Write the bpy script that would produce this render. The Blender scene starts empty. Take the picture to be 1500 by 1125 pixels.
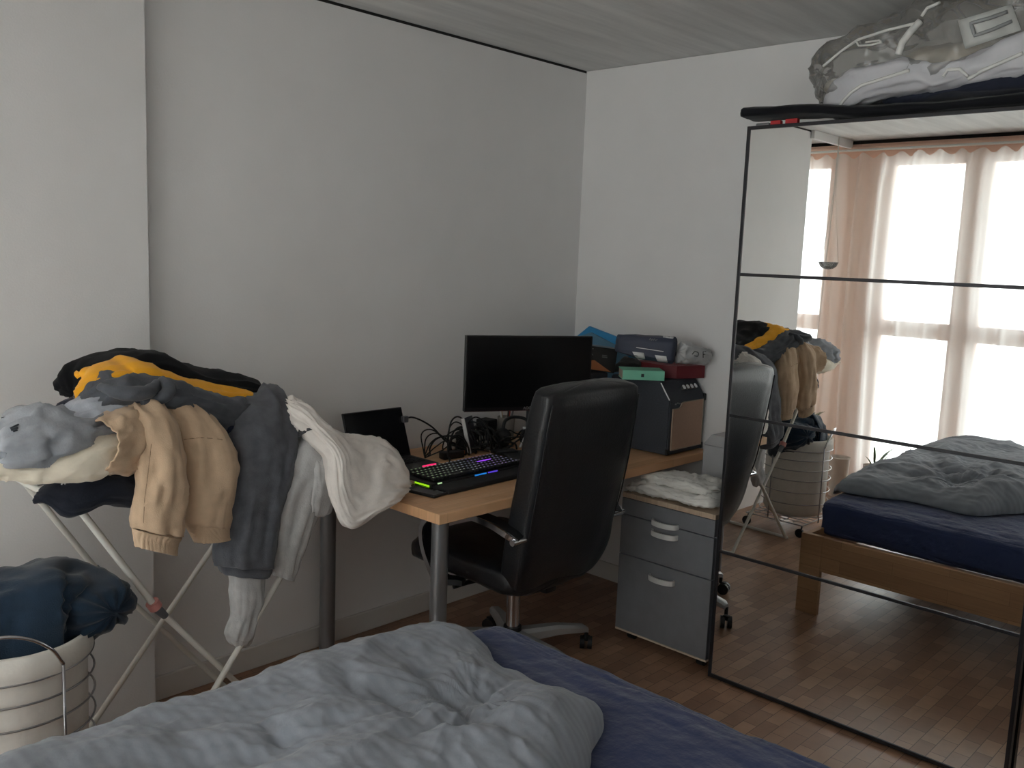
import bpy, bmesh, math, random
from mathutils import Vector, Matrix, noise

S = bpy.context.scene
COL = S.collection
V = Vector
PI = math.pi

# ------------------------------------------------------------------ camera
CAMZ = 1.54
YAW, PITCH, ROLL, FOC = math.radians(43.363), math.radians(-7.971), math.radians(2.240), 1334.42
_f = V((math.cos(YAW) * math.cos(PITCH), math.sin(YAW) * math.cos(PITCH), math.sin(PITCH)))
_r = V((math.sin(YAW), -math.cos(YAW), 0))
_u = _r.cross(_f)
_r2 = _r * math.cos(ROLL) + _u * math.sin(ROLL)
_u2 = -_r * math.sin(ROLL) + _u * math.cos(ROLL)
EYE = V((0, 0, CAMZ))
cam = bpy.data.objects.new('camera', bpy.data.cameras.new('camera'))
COL.objects.link(cam)
cam.data.sensor_fit = 'HORIZONTAL'
cam.data.sensor_width = 36.0
cam.data.lens = 36.0 * FOC / 1500.0
cam.data.clip_start = 0.02
m3 = Matrix((_r2, _u2, -_f)).transposed()
cam.matrix_world = Matrix.Translation(EYE) @ m3.to_4x4()
S.camera = cam

# ------------------------------------------------------------------ light
S.view_settings.view_transform = 'Standard'
S.view_settings.look = 'None'
S.view_settings.gamma = 1.0
S.view_settings.use_curve_mapping = False
S.view_settings.exposure = -0.72
world = bpy.data.worlds.new('overcast_sky')
S.world = world
world.use_nodes = True
wn = world.node_tree.nodes
wl = world.node_tree.links
bgn = wn['Background']
tcw = wn.new('ShaderNodeTexCoord')
sepw = wn.new('ShaderNodeSeparateXYZ')
rampw = wn.new('ShaderNodeValToRGB')
mapw = wn.new('ShaderNodeMapRange')
mapw.inputs[1].default_value = -0.6
mapw.inputs[2].default_value = 0.8
wl.new(tcw.outputs['Generated'], sepw.inputs[0])
wl.new(sepw.outputs['Z'], mapw.inputs[0])
wl.new(mapw.outputs[0], rampw.inputs[0])
rampw.color_ramp.elements[0].color = (0.82, 0.83, 0.83, 1)
rampw.color_ramp.elements[1].color = (0.93, 0.96, 1.0, 1)
e = rampw.color_ramp.elements.new(0.40)
e.color = (0.86, 0.88, 0.90, 1)
wl.new(rampw.outputs[0], bgn.inputs['Color'])
bgn.inputs['Strength'].default_value = 12.5

PANES = [(2.92, 3.38), (2.02, 2.52), (1.42, 1.90), (0.82, 1.30), (0.22, 0.70), (-0.38, 0.10)]
WX = -0.50
for (y0, y1) in PANES:                      # portals only guide sky sampling through each window
    ld = bpy.data.lights.new('window_portal', 'AREA')
    ld.shape = 'RECTANGLE'
    ld.size = 2.2
    ld.size_y = y1 - y0
    ld.cycles.is_portal = True
    lo = bpy.data.objects.new('window_portal', ld)
    lo.location = (WX - 0.10, (y0 + y1) / 2, 1.2)
    lo.rotation_euler = (0, -PI / 2, 0)
    COL.objects.link(lo)
S.cycles.max_bounces = 12
S.cycles.sample_clamp_indirect = 0.0
S.cycles.diffuse_bounces = 6
S.cycles.transparent_max_bounces = 24
S.cycles.transmission_bounces = 10


def at(u, v, ax, val):
    """world point seen at photo position u,v on the plane where coordinate ax equals val"""
    d = _r2 * ((u - 750) / FOC) - _u2 * ((v - 562.5) / FOC) + _f
    i = 'xyz'.index(ax)
    t = (val - EYE[i]) / d[i]
    return EYE + d * t


# ------------------------------------------------------------------ materials
def lin(c):
    return tuple(((x / 255) / 12.92 if x / 255 <= 0.04045 else ((x / 255 + 0.055) / 1.055) ** 2.4) for x in c)


MATS = {}


def mat(name, rgb, rough=0.6, metal=0.0, var=0.06, vscale=12.0, bump=0.0, bscale=60.0, sheen=0.0,
        stretch=(1, 1, 1), spec=0.5, coat=0.0):
    if name in MATS:
        return MATS[name]
    m = bpy.data.materials.new(name)
    m.use_nodes = True
    n, l = m.node_tree.nodes, m.node_tree.links
    b = n['Principled BSDF']
    b.inputs['Roughness'].default_value = rough
    b.inputs['Metallic'].default_value = metal
    b.inputs['Specular IOR Level'].default_value = spec
    b.inputs['Coat Weight'].default_value = coat
    if sheen:
        b.inputs['Sheen Weight'].default_value = sheen
        b.inputs['Sheen Roughness'].default_value = 0.5
    c = lin(rgb)
    tc = n.new('ShaderNodeTexCoord')
    mp = n.new('ShaderNodeMapping')
    mp.inputs['Scale'].default_value = stretch
    l.new(tc.outputs['Object'], mp.inputs['Vector'])
    nz = n.new('ShaderNodeTexNoise')
    nz.inputs['Scale'].default_value = vscale
    nz.inputs['Detail'].default_value = 4
    l.new(mp.outputs[0], nz.inputs['Vector'])
    rp = n.new('ShaderNodeValToRGB')
    rp.color_ramp.elements[0].position = 0.3
    rp.color_ramp.elements[1].position = 0.7
    rp.color_ramp.elements[0].color = tuple(max(0, x * (1 - var)) for x in c) + (1,)
    rp.color_ramp.elements[1].color = tuple(min(1, x * (1 + var)) for x in c) + (1,)
    l.new(nz.outputs[0], rp.inputs[0])
    l.new(rp.outputs[0], b.inputs['Base Color'])
    if bump:
        n2 = n.new('ShaderNodeTexNoise')
        n2.inputs['Scale'].default_value = bscale
        n2.inputs['Detail'].default_value = 5
        l.new(mp.outputs[0], n2.inputs['Vector'])
        bp = n.new('ShaderNodeBump')
        bp.inputs['Strength'].default_value = bump
        bp.inputs['Distance'].default_value = 0.01
        l.new(n2.outputs[0], bp.inputs['Height'])
        l.new(bp.outputs[0], b.inputs['Normal'])
    MATS[name] = m
    return m


def fabric(name, rgb, var=0.10, bump=0.35, bscale=90, sheen=0.15, rough=0.9):
    return mat(name, rgb, rough, 0, var, 30, bump * 0.35, bscale * 2.2, sheen, spec=0.15)


def emit(name, rgb, s):
    if name in MATS:
        return MATS[name]
    m = bpy.data.materials.new(name)
    m.use_nodes = True
    b = m.node_tree.nodes['Principled BSDF']
    b.inputs['Base Color'].default_value = lin(rgb) + (1,)
    b.inputs['Emission Color'].default_value = lin(rgb) + (1,)
    b.inputs['Emission Strength'].default_value = s
    MATS[name] = m
    return m


def wood(name, c1, c2, stave=(0.5, 0.045), rough=0.45, axis='x', plane='xy'):
    """stave-glued wood: brick pattern of long staves with fine grain"""
    m = bpy.data.materials.new(name)
    m.use_nodes = True
    n, l = m.node_tree.nodes, m.node_tree.links
    b = n['Principled BSDF']
    b.inputs['Roughness'].default_value = rough
    tc = n.new('ShaderNodeTexCoord')
    sp = n.new('ShaderNodeSeparateXYZ')
    cb = n.new('ShaderNodeCombineXYZ')
    l.new(tc.outputs['Object'], sp.inputs[0])
    l.new(sp.outputs[plane[0].upper()], cb.inputs[0])
    l.new(sp.outputs[plane[1].upper()], cb.inputs[1])
    br = n.new('ShaderNodeTexBrick')
    br.inputs['Scale'].default_value = 1.0
    br.inputs['Brick Width'].default_value = stave[0]
    br.inputs['Row Height'].default_value = stave[1]
    br.inputs['Mortar Size'].default_value = 0.0006
    br.inputs['Color1'].default_value = lin(c1) + (1,)
    br.inputs['Color2'].default_value = lin(c2) + (1,)
    br.inputs['Mortar'].default_value = tuple(x * 0.75 for x in lin(c2)) + (1,)
    l.new(cb.outputs[0], br.inputs['Vector'])
    mp = n.new('ShaderNodeMapping')
    mp.inputs['Scale'].default_value = (6, 90, 1)
    l.new(cb.outputs[0], mp.inputs['Vector'])
    nz = n.new('ShaderNodeTexNoise')
    nz.inputs['Scale'].default_value = 1.0
    nz.inputs['Detail'].default_value = 5
    l.new(mp.outputs[0], nz.inputs['Vector'])
    mx = n.new('ShaderNodeMix')
    mx.data_type = 'RGBA'
    mx.blend_type = 'MULTIPLY'
    mx.inputs['Factor'].default_value = 0.35
    l.new(br.outputs['Color'], mx.inputs[6])
    l.new(nz.outputs[0], mx.inputs[7])
    l.new(mx.outputs[2], b.inputs['Base Color'])
    MATS[name] = m
    return m


def parquet():
    m = bpy.data.materials.new('mosaic_parquet')
    m.use_nodes = True
    n, l = m.node_tree.nodes, m.node_tree.links
    b = n['Principled BSDF']
    tc = n.new('ShaderNodeTexCoord')
    br = n.new('ShaderNodeTexBrick')
    br.inputs['Scale'].default_value = 1.0
    br.inputs['Brick Width'].default_value = 0.115
    br.inputs['Row Height'].default_value = 0.052
    br.inputs['Mortar Size'].default_value = 0.0012
    br.inputs['Bias'].default_value = -0.1
    br.inputs['Color1'].default_value = lin((158, 120, 96)) + (1,)
    br.inputs['Color2'].default_value = lin((196, 156, 126)) + (1,)
    br.inputs['Mortar'].default_value = lin((104, 78, 62)) + (1,)
    l.new(tc.outputs['Object'], br.inputs['Vector'])
    nz = n.new('ShaderNodeTexNoise')
    nz.inputs['Scale'].default_value = 14
    nz.inputs['Detail'].default_value = 6
    l.new(tc.outputs['Object'], nz.inputs['Vector'])
    mx = n.new('ShaderNodeMix')
    mx.data_type = 'RGBA'
    mx.blend_type = 'MULTIPLY'
    mx.inputs['Factor'].default_value = 0.45
    l.new(br.outputs['Color'], mx.inputs[6])
    l.new(nz.outputs[0], mx.inputs[7])
    l.new(mx.outputs[2], b.inputs['Base Color'])
    mr = n.new('ShaderNodeMapRange')
    mr.inputs[3].default_value = 0.26
    mr.inputs[4].default_value = 0.40
    l.new(nz.outputs[0], mr.inputs[0])
    l.new(mr.outputs[0], b.inputs['Roughness'])
    bp = n.new('ShaderNodeBump')
    bp.inputs['Strength'].default_value = 0.25
    bp.inputs['Distance'].default_value = 0.002
    l.new(br.outputs['Fac'], bp.inputs['Height'])
    bp.invert = True
    l.new(bp.outputs[0], b.inputs['Normal'])
    return m


def sheer(name, rgb, transp, trans):
    m = bpy.data.materials.new(name)
    m.use_nodes = True
    n, l = m.node_tree.nodes, m.node_tree.links
    n.remove(n['Principled BSDF'])
    out = n['Material Output']
    c = lin(rgb) + (1,)
    tr = n.new('ShaderNodeBsdfTransparent')
    tl = n.new('ShaderNodeBsdfTranslucent')
    tl.inputs[0].default_value = c
    df = n.new('ShaderNodeBsdfDiffuse')
    df.inputs[0].default_value = c
    m1 = n.new('ShaderNodeMixShader')
    m1.inputs[0].default_value = trans
    l.new(df.outputs[0], m1.inputs[1])
    l.new(tl.outputs[0], m1.inputs[2])
    m2 = n.new('ShaderNodeMixShader')
    tc = n.new('ShaderNodeTexCoord')
    nz = n.new('ShaderNodeTexNoise')
    nz.inputs['Scale'].default_value = 3
    l.new(tc.outputs['Object'], nz.inputs['Vector'])
    mr = n.new('ShaderNodeMapRange')
    mr.inputs[3].default_value = transp - 0.06
    mr.inputs[4].default_value = transp + 0.06
    l.new(nz.outputs[0], mr.inputs[0])
    l.new(mr.outputs[0], m2.inputs[0])
    l.new(m1.outputs[0], m2.inputs[1])
    l.new(tr.outputs[0], m2.inputs[2])
    l.new(m2.outputs[0], out.inputs[0])
    return m


def clear(name, tint, gloss_rough, body=0.0, body_rgb=(200, 200, 200), fres=1.45):
    """thin pane or film: transparent + fresnel gloss (+ a little milky body)"""
    m = bpy.data.materials.new(name)
    m.use_nodes = True
    n, l = m.node_tree.nodes, m.node_tree.links
    n.remove(n['Principled BSDF'])
    out = n['Material Output']
    tr = n.new('ShaderNodeBsdfTransparent')
    tr.inputs[0].default_value = tint + (1,)
    gl = n.new('ShaderNodeBsdfGlossy')
    gl.inputs['Roughness'].default_value = gloss_rough
    fr = n.new('ShaderNodeFresnel')
    fr.inputs[0].default_value = fres
    src = tr
    if body:
        df = n.new('ShaderNodeBsdfDiffuse')
        df.inputs[0].default_value = lin(body_rgb) + (1,)
        mb = n.new('ShaderNodeMixShader')
        tc = n.new('ShaderNodeTexCoord')
        nz = n.new('ShaderNodeTexNoise')
        nz.inputs['Scale'].default_value = 9
        l.new(tc.outputs['Object'], nz.inputs['Vector'])
        mr = n.new('ShaderNodeMapRange')
        mr.inputs[3].default_value = body - 0.1
        mr.inputs[4].default_value = body + 0.1
        l.new(nz.outputs[0], mr.inputs[0])
        l.new(mr.outputs[0], mb.inputs[0])
        l.new(tr.outputs[0], mb.inputs[1])
        l.new(df.outputs[0], mb.inputs[2])
        src = mb
    mx = n.new('ShaderNodeMixShader')
    l.new(fr.outputs[0], mx.inputs[0])
    l.new(src.outputs[0], mx.inputs[1])
    l.new(gl.outputs[0], mx.inputs[2])
    l.new(mx.outputs[0], out.inputs[0])
    return m


def concrete():
    m = mat('board_marked_concrete', (168, 168, 164), 0.85, 0, 0.05, 3, 0.15, 30)
    n, l = m.node_tree.nodes, m.node_tree.links
    b = n['Principled BSDF']
    tc = n.new('ShaderNodeTexCoord')
    mp = n.new('ShaderNodeMapping')
    mp.inputs['Scale'].default_value = (0.8, 9, 1)
    l.new(tc.outputs['Object'], mp.inputs[0])
    nz = n.new('ShaderNodeTexNoise')
    nz.inputs['Scale'].default_value = 1.6
    nz.inputs['Detail'].default_value = 7
    nz.inputs['Roughness'].default_value = 0.62
    l.new(mp.outputs[0], nz.inputs['Vector'])
    rp = n.new('ShaderNodeValToRGB')
    rp.color_ramp.elements[0].position = 0.30
    rp.color_ramp.elements[1].position = 0.68
    rp.color_ramp.elements[0].color = lin((196, 196, 195)) + (1,)
    rp.color_ramp.elements[1].color = lin((222, 222, 220)) + (1,)
    l.new(nz.outputs[0], rp.inputs[0])
    l.new(rp.outputs[0], b.inputs['Base Color'])
    return m


def striped(name, rgb, period, axis=0, depth=0.10):
    """tone-on-tone satin stripe"""
    m = fabric(name, rgb, 0.06, 0.25, 60, 0.2, 0.75)
    n, l = m.node_tree.nodes, m.node_tree.links
    b = n['Principled BSDF']
    old = b.inputs['Base Color'].links[0].from_socket
    tc = n.new('ShaderNodeTexCoord')
    wv = n.new('ShaderNodeTexWave')
    wv.bands_direction = 'XYZ'[axis]
    wv.inputs['Scale'].default_value = 2 * PI / (20 * period)
    wv.inputs['Distortion'].default_value = 0.6
    wv.inputs['Detail'].default_value = 1
    l.new(tc.outputs['Object'], wv.inputs['Vector'])
    mr = n.new('ShaderNodeMapRange')
    mr.inputs[3].default_value = 1 - depth
    mr.inputs[4].default_value = 1 + depth
    l.new(wv.outputs['Fac'], mr.inputs[0])
    mx = n.new('ShaderNodeVectorMath')
    mx.operation = 'SCALE'
    l.new(old, mx.inputs[0])
    l.new(mr.outputs[0], mx.inputs['Scale'])
    l.new(mx.outputs[0], b.inputs['Base Color'])
    return m


# ------------------------------------------------------------------ mesh helpers
def BM():
    return bmesh.new()


def box(bm, x0, x1, y0, y1, z0, z1, bev=0.0, seg=2, rot=None, piv=None):
    vs = [bm.verts.new((x, y, z)) for x in (x0, x1) for y in (y0, y1) for z in (z0, z1)]
    q = [(0, 1, 3, 2), (4, 6, 7, 5), (0, 4, 5, 1), (2, 3, 7, 6), (0, 2, 6, 4), (1, 5, 7, 3)]
    fs = [bm.faces.new([vs[i] for i in f]) for f in q]
    geom = vs
    if bev:
        es = list({e for f in fs for e in f.edges})
        r = bmesh.ops.bevel(bm, geom=es, offset=bev, segments=seg, affect='EDGES', profile=0.5)
        geom = list({v for f in r['faces'] for v in f.verts} | {v for v in vs if v.is_valid})
    if rot is not None:
        p = V(piv) if piv is not None else V(((x0 + x1) / 2, (y0 + y1) / 2, (z0 + z1) / 2))
        for v in geom:
            v.co = rot @ (v.co - p) + p
    return geom


def catmull(pts, k):
    if len(pts) < 3 or k <= 1:
        return [V(p) for p in pts]
    P = [V(p) for p in pts]
    out = []
    for i in range(len(P) - 1):
        p0 = P[i - 1] if i else P[0] * 2 - P[1]
        p1, p2 = P[i], P[i + 1]
        p3 = P[i + 2] if i + 2 < len(P) else P[-1] * 2 - P[-2]
        for j in range(k):
            t = j / k
            out.append(0.5 * ((2 * p1) + (p2 - p0) * t + (2 * p0 - 5 * p1 + 4 * p2 - p3) * t * t + (3 * p1 - p0 - 3 * p2 + p3) * t ** 3))
    out.append(P[-1])
    return out


def tube(bm, pts, r, n=8, k=1, closed=False, flat=None):
    """round tube (or flat=(half width, half thickness, side vector) strip) along points"""
    P = catmull(pts, k)
    if closed:
        P = P[:-1] if (P[0] - P[-1]).length < 1e-6 else P
    m = len(P)
    rings = []
    up = None
    for i in range(m):
        a = P[(i - 1) % m] if (closed or i) else P[i]
        b = P[(i + 1) % m] if (closed or i < m - 1) else P[i]
        t = (b - a).normalized()
        if up is None:
            up = V((0, 0, 1)) if abs(t.z) < 0.9 else V((1, 0, 0))
        s = t.cross(up).normalized()
        up = s.cross(t).normalized()
        if flat:
            w, h, sv = flat
            s_ = (V(sv) - t * V(sv).dot(t)).normalized()
            u_ = s_.cross(t)
            rg = [P[i] + s_ * w * cx + u_ * h * cy for cx, cy in ((1, 1), (-1, 1), (-1, -1), (1, -1))]
        else:
            rr = r[i] if isinstance(r, (list, tuple)) else r
            rg = [P[i] + (s * math.cos(2 * PI * j / n) + up * math.sin(2 * PI * j / n)) * rr for j in range(n)]
        rings.append([bm.verts.new(p) for p in rg])
    n = len(rings[0])
    for i in range(m if closed else m - 1):
        A, B = rings[i], rings[(i + 1) % m]
        for j in range(n):
            bm.faces.new((A[j], A[(j + 1) % n], B[(j + 1) % n], B[j]))
    if not closed:
        bm.faces.new(list(reversed(rings[0])))
        bm.faces.new(rings[-1])


def cyl(bm, p0, p1, r0, r1=None, n=20):
    p0, p1 = V(p0), V(p1)
    r1 = r0 if r1 is None else r1
    tube(bm, [p0, p1], [r0, r1], n)


def lathe(bm, prof, c, n=28):
    """profile of (radius, z) spun about the vertical through c"""
    rings = []
    for r, z in prof:
        rings.append([bm.verts.new((c[0] + r * math.cos(2 * PI * j / n), c[1] + r * math.sin(2 * PI * j / n), c[2] + z)) for j in range(n)])
    for A, B in zip(rings, rings[1:]):
        for j in range(n):
            bm.faces.new((A[j], A[(j + 1) % n], B[(j + 1) % n], B[j]))
    bm.faces.new(list(reversed(rings[0])))
    bm.faces.new(rings[-1])


def prism(bm, poly, h):
    """extrude a planar polygon (list of Vectors) by the vector h"""
    A = [bm.verts.new(p) for p in poly]
    B = [bm.verts.new(V(p) + V(h)) for p in poly]
    n = len(A)
    bm.faces.new(list(reversed(A)))
    bm.faces.new(B)
    for i in range(n):
        bm.faces.new((A[i], A[(i + 1) % n], B[(i + 1) % n], B[i]))


def obj(name, bm, m, parent=None, smooth=None, kind=None, label=None, solid=0.0, subd=0):
    bmesh.ops.recalc_face_normals(bm, faces=bm.faces[:])
    me = bpy.data.meshes.new(name)
    bm.to_mesh(me)
    bm.free()
    me.materials.append(m)
    if smooth is not None:
        for p in me.polygons:
            p.use_smooth = True
        if smooth < 179:
            me.set_sharp_from_angle(angle=math.radians(smooth))
    o = bpy.data.objects.new(name, me)
    COL.objects.link(o)
    if parent is not None:
        o.parent = parent
        if parent.type == 'EMPTY':
            o.matrix_parent_inverse = Matrix.Translation(-parent.location)
    if solid:
        md = o.modifiers.new('thickness', 'SOLIDIFY')
        md.thickness = solid
        md.offset = 0
    if subd:
        md = o.modifiers.new('smooth', 'SUBSURF')
        md.levels = md.render_levels = subd
    if kind:
        o['kind'] = kind
    if label:
        o['label'] = label
    return o


def tag(o, label, cat, group=None):
    o['label'] = label
    o['category'] = cat
    if group:
        o['group'] = group
    return o


def thing(name, label, cat, loc, group=None):
    o = bpy.data.objects.new(name, None)
    o.location = loc
    o.empty_display_size = 0.1
    COL.objects.link(o)
    return tag(o, label, cat, group)


def se(c, e):
    return math.copysign(abs(c) ** (2.0 / e), c)


def loft(st, n=44, sub=8, e=2.3, fold=0.008, fs=5.0, fa=22.0, fine=0.002, seed=0, caps=('round', 'round'), capd=None, hang=None, side=None, lump=1.1):
    """cloth-like body through stations (A, B, t): A and B are opposite edges, t half the thickness"""
    As = catmull([s[0] for s in st], sub)
    Bs = catmull([s[1] for s in st], sub)
    Ts = [x[0] for x in catmull([V((s[2], 0, 0)) for s in st], sub)]
    m = len(As)
    C = [(a + b) / 2 for a, b in zip(As, Bs)]
    rings = []
    prev = None
    for i in range(m):
        t = (C[min(i + 1, m - 1)] - C[max(i - 1, 0)]).normalized()
        a = (As[i] - Bs[i]) / 2
        nr = a.cross(t)
        nr = nr.normalized() if nr.length > 1e-9 else (prev or V((0, -1, 0)))
        if prev is not None and nr.dot(prev) < 0:
            nr = -nr
        if side is not None:
            nr = (nr + V(side)).normalized()
        prev = nr
        rings.append((C[i], a, nr, max(Ts[i], 0.001), t))
    full = []

    def capring(R, sgn, cd):
        c, a, nr, tt, t = R
        d = cd if cd is not None else min(tt, a.length)
        out = []
        for k in range(1, 5):
            ph = k / 4.4 * PI / 2
            out.append((c + t * sgn * d * math.sin(ph), a * math.cos(ph), nr, tt * math.cos(ph), t))
        return out
    if caps[0] == 'round':
        full += list(reversed(capring(rings[0], -1, capd)))
    full += rings
    if caps[1] == 'round':
        full += capring(rings[-1], 1, capd)
    bm = BM()
    VR = []
    s = 0.0
    data = {}
    pc = None
    for (c, a, nr, tt, t) in full:
        if pc is not None:
            s += (c - pc).length
        pc = c
        row = []
        arc = 0.0
        pp = None
        for j in range(n):
            th = 2 * PI * j / n
            p = c + a * se(math.cos(th), e) + nr * tt * se(math.sin(th), e)
            if pp is not None:
                arc += (p - pp).length
            pp = p
            v = bm.verts.new(p)
            data[v] = (s, arc, th, c)
            row.append(v)
        VR.append(row)
    for A, B in zip(VR, VR[1:]):
        for j in range(n):
            bm.faces.new((A[j], A[(j + 1) % n], B[(j + 1) % n], B[j]))
    if caps[0] == 'round':
        bm.faces.new(list(reversed(VR[0])))
    if caps[1] == 'round':
        bm.faces.new(VR[-1])
    bmesh.ops.recalc_face_normals(bm, faces=bm.faces[:])
    bm.normal_update()
    mv = []
    for v, (s_, arc, th, c) in data.items():
        # wrap-safe across-coordinate
        q = V((math.cos(th) * fa * 0.16, math.sin(th) * fa * 0.16, s_ * fs + seed * 7.3))
        w = noise.noise(v.co * 4.0 + V((seed, seed, 0)))
        qq = q + V((w, w, 0)) * 0.8
        r = 1 - abs(noise.noise(qq)) * 2
        r2 = 1 - abs(noise.noise(qq * 2.1 + V((3.1, seed, 5)))) * 2
        d = fold * ((r - 0.4) + 0.5 * (r2 - 0.4) + lump * noise.noise(v.co * 7 + V((0, seed * 3.0, 0)))) + fine * noise.noise(v.co * 28 + V((seed, 0, 0)))
        if hang:
            d *= hang(s_)
        mv.append((v, v.normal * d))
    for v, d in mv:
        v.co += d
    return bm


def L(pairs, y, t):
    """stations from photo pairs ((uA,vA),(uB,vB)); y and t may be lists"""
    out = []
    for i, (a, b) in enumerate(pairs):
        yy = y[i] if isinstance(y, (list, tuple)) else y
        ya, yb = yy if isinstance(yy, (list, tuple)) else (yy, yy)
        tt = t[i] if isinstance(t, (list, tuple)) else t
        out.append((at(a[0], a[1], 'y', ya), at(b[0], b[1], 'y', yb), tt))
    return out


def onto(o, u, v, off=0.003):
    """point on the near side of a finished part (for seams, piping and prints lying on it)"""
    from mathutils.bvhtree import BVHTree
    if o.name not in BVH:
        BVH[o.name] = BVHTree.FromPolygons([w.co for w in o.data.vertices], [p.vertices for p in o.data.polygons])
    d = (at(u, v, 'x', 1.0) - EYE).normalized()
    h = BVH[o.name].ray_cast(EYE, d)
    return h[0] - d * off if h[0] is not None else None


def trace(o, pts, off=0.003, k=6):
    P = []
    for (a, b) in zip(pts, pts[1:]):
        for i in range(k):
            t_ = i / k
            q = onto(o, a[0] + (b[0] - a[0]) * t_, a[1] + (b[1] - a[1]) * t_, off)
            if q is not None:
                P.append(q)
    q = onto(o, pts[-1][0], pts[-1][1], off)
    if q is not None:
        P.append(q)
    return P


BVH = {}


def patch(o, quad, off, m, name, parent, nu=8, nv=6):
    """thin flap or print lying on the near side of part o"""
    bm = BM()
    rows = []
    for i in range(nu + 1):
        row = []
        for j in range(nv + 1):
            a, b = i / nu, j / nv
            uv = [(quad[0][c] * (1 - a) + quad[1][c] * a) * (1 - b) + (quad[3][c] * (1 - a) + quad[2][c] * a) * b for c in (0, 1)]
            q = onto(o, uv[0], uv[1], off)
            row.append(bm.verts.new(q) if q is not None else None)
        rows.append(row)
    for A, B in zip(rows, rows[1:]):
        for j in range(nv):
            q4 = (A[j], A[j + 1], B[j + 1], B[j])
            if all(q4) and max((a.co - b.co).length for a in q4 for b in q4) < 0.05:
                bm.faces.new(q4)
    return obj(name, bm, m, parent, smooth=180, solid=0.0012)


def lettering(text, size, m, parent, origin, right, up, depth=0.0006):
    """raised lettering: right and up are unit vectors of its plane"""
    cu = bpy.data.curves.new('lettering', 'FONT')
    cu.body = text
    cu.size = size
    cu.extrude = depth
    cu.align_x = 'CENTER'
    cu.align_y = 'CENTER'
    tmp = bpy.data.objects.new('lettering', cu)
    COL.objects.link(tmp)
    dg = bpy.context.evaluated_depsgraph_get()
    me = bpy.data.meshes.new_from_object(tmp.evaluated_get(dg))
    bpy.data.objects.remove(tmp)
    r, u = V(right).normalized(), V(up).normalized()
    w = r.cross(u)
    M = Matrix.Translation(origin) @ Matrix((r, u, w)).transposed().to_4x4()
    me.transform(M)
    me.materials.clear()
    me.materials.append(m)
    o = bpy.data.objects.new('lettering', me)
    COL.objects.link(o)
    if parent:
        o.parent = parent
        if parent.type == 'EMPTY':
            o.matrix_parent_inverse = Matrix.Translation(-parent.location)
    return o


# ------------------------------------------------------------------ common materials
WHITE_WALL = mat('white_wall_paint', (232, 231, 230), 0.9, 0, 0.015, 6, 0.06, 180, spec=0.2)
CHROME = mat('chrome', (205, 205, 208), 0.16, 1.0, 0.02)
STEEL = mat('brushed_steel', (150, 152, 156), 0.36, 1.0, 0.05, 60)
GREYMETAL = mat('grey_lacquered_metal', (150, 152, 155), 0.34, 0.75, 0.03)
BLACKPL = mat('black_plastic', (22, 22, 24), 0.45, 0, 0.1, 40)
BLACKMAT = mat('matt_black', (16, 16, 18), 0.7, 0, 0.1, 40)
WHITEPL = mat('white_plastic', (215, 214, 208), 0.45, 0, 0.03)
RACKWHITE = mat('white_powder_coat', (222, 220, 212), 0.42, 0, 0.03)
PRINT_WHITE = mat('white_print', (225, 225, 225), 0.6, 0, 0.02)
PRINT_GREY = mat('grey_print', (120, 122, 124), 0.6, 0, 0.02)
BEECH = wood('beech_worktop', (240, 192, 146), (226, 174, 128), (0.42, 0.042), 0.42)
BEECH_EDGE = BEECH
OAK = wood('oak_bed_wood', (204, 160, 118), (166, 124, 90), (0.45, 0.055), 0.5, plane='yz')
WINWOOD = mat('pinkish_window_wood', (228, 190, 170), 0.55, 0, 0.08, 4, 0, 1, 0, (1, 1, 0.1))
DARKGAP = mat('painted_gap_shade', (38, 36, 36), 0.9, 0, 0.05)  # near-black colour stands in for the shade inside the ceiling gaps

# ------------------------------------------------------------------ the room
H = 2.42
WA, WB = 2.852, 3.454


def struct(name, m, *boxes, bev=0.0, parent=None):
    bm = BM()
    for b in boxes:
        box(bm, *b, bev=bev)
    return obj(name, bm, m, parent, kind='structure' if parent is None else None)


FLOOR = struct('floor', parquet(), (-0.62, WB + 0.1, -1.0, 3.6, -0.08, 0))
struct('ceiling', concrete(), (-1.15, WB + 0.1, -1.0, 3.6, H, H + 0.12))
struct('wall_left', WHITE_WALL, (1.2, WB + 0.1, WA, WA + 0.12, 0, H - 0.012))
struct('wall_chimney', WHITE_WALL, (0.10, 1.292, 2.80, 3.6, 0, H - 0.012))
struct('wall_right', WHITE_WALL, (WB, WB + 0.12, -1.0, WA, 0, H - 0.002))
struct('wall_behind', WHITE_WALL, (WX, WB, -1.0, -0.9, 0, H))
struct('wall_recess', WHITE_WALL, (WX, 0.10, 3.42, 3.6, 0, H))
struct('gap_shade_1', DARKGAP, (1.2, WB, WA + 0.004, WA + 0.03, H - 0.014, H))  # dark strip painting the shade of the wall-ceiling gap
struct('gap_shade_2', DARKGAP, (0.10, 1.2, 2.806, 2.83, H - 0.014, H))  # same painted gap shade above the projecting wall piece
struct('trim_3', WHITE_WALL, (WX + 0.03, 0.12, 2.775, 2.80, H - 0.055, H), bev=0.003)
bm = BM()
box(bm, 1.292, WB - 0.016, WA - 0.014, WA, 0, 0.085, bev=0.004)
obj('baseboard_left', bm, mat('white_baseboard', (214, 211, 206), 0.5, 0, 0.02), kind='structure')
bm = BM()
box(bm, WB - 0.014, WB, 1.66, WA - 0.014, 0, 0.085, bev=0.004)
obj('baseboard_right', bm, MATS['white_baseboard'], kind='structure')

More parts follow.
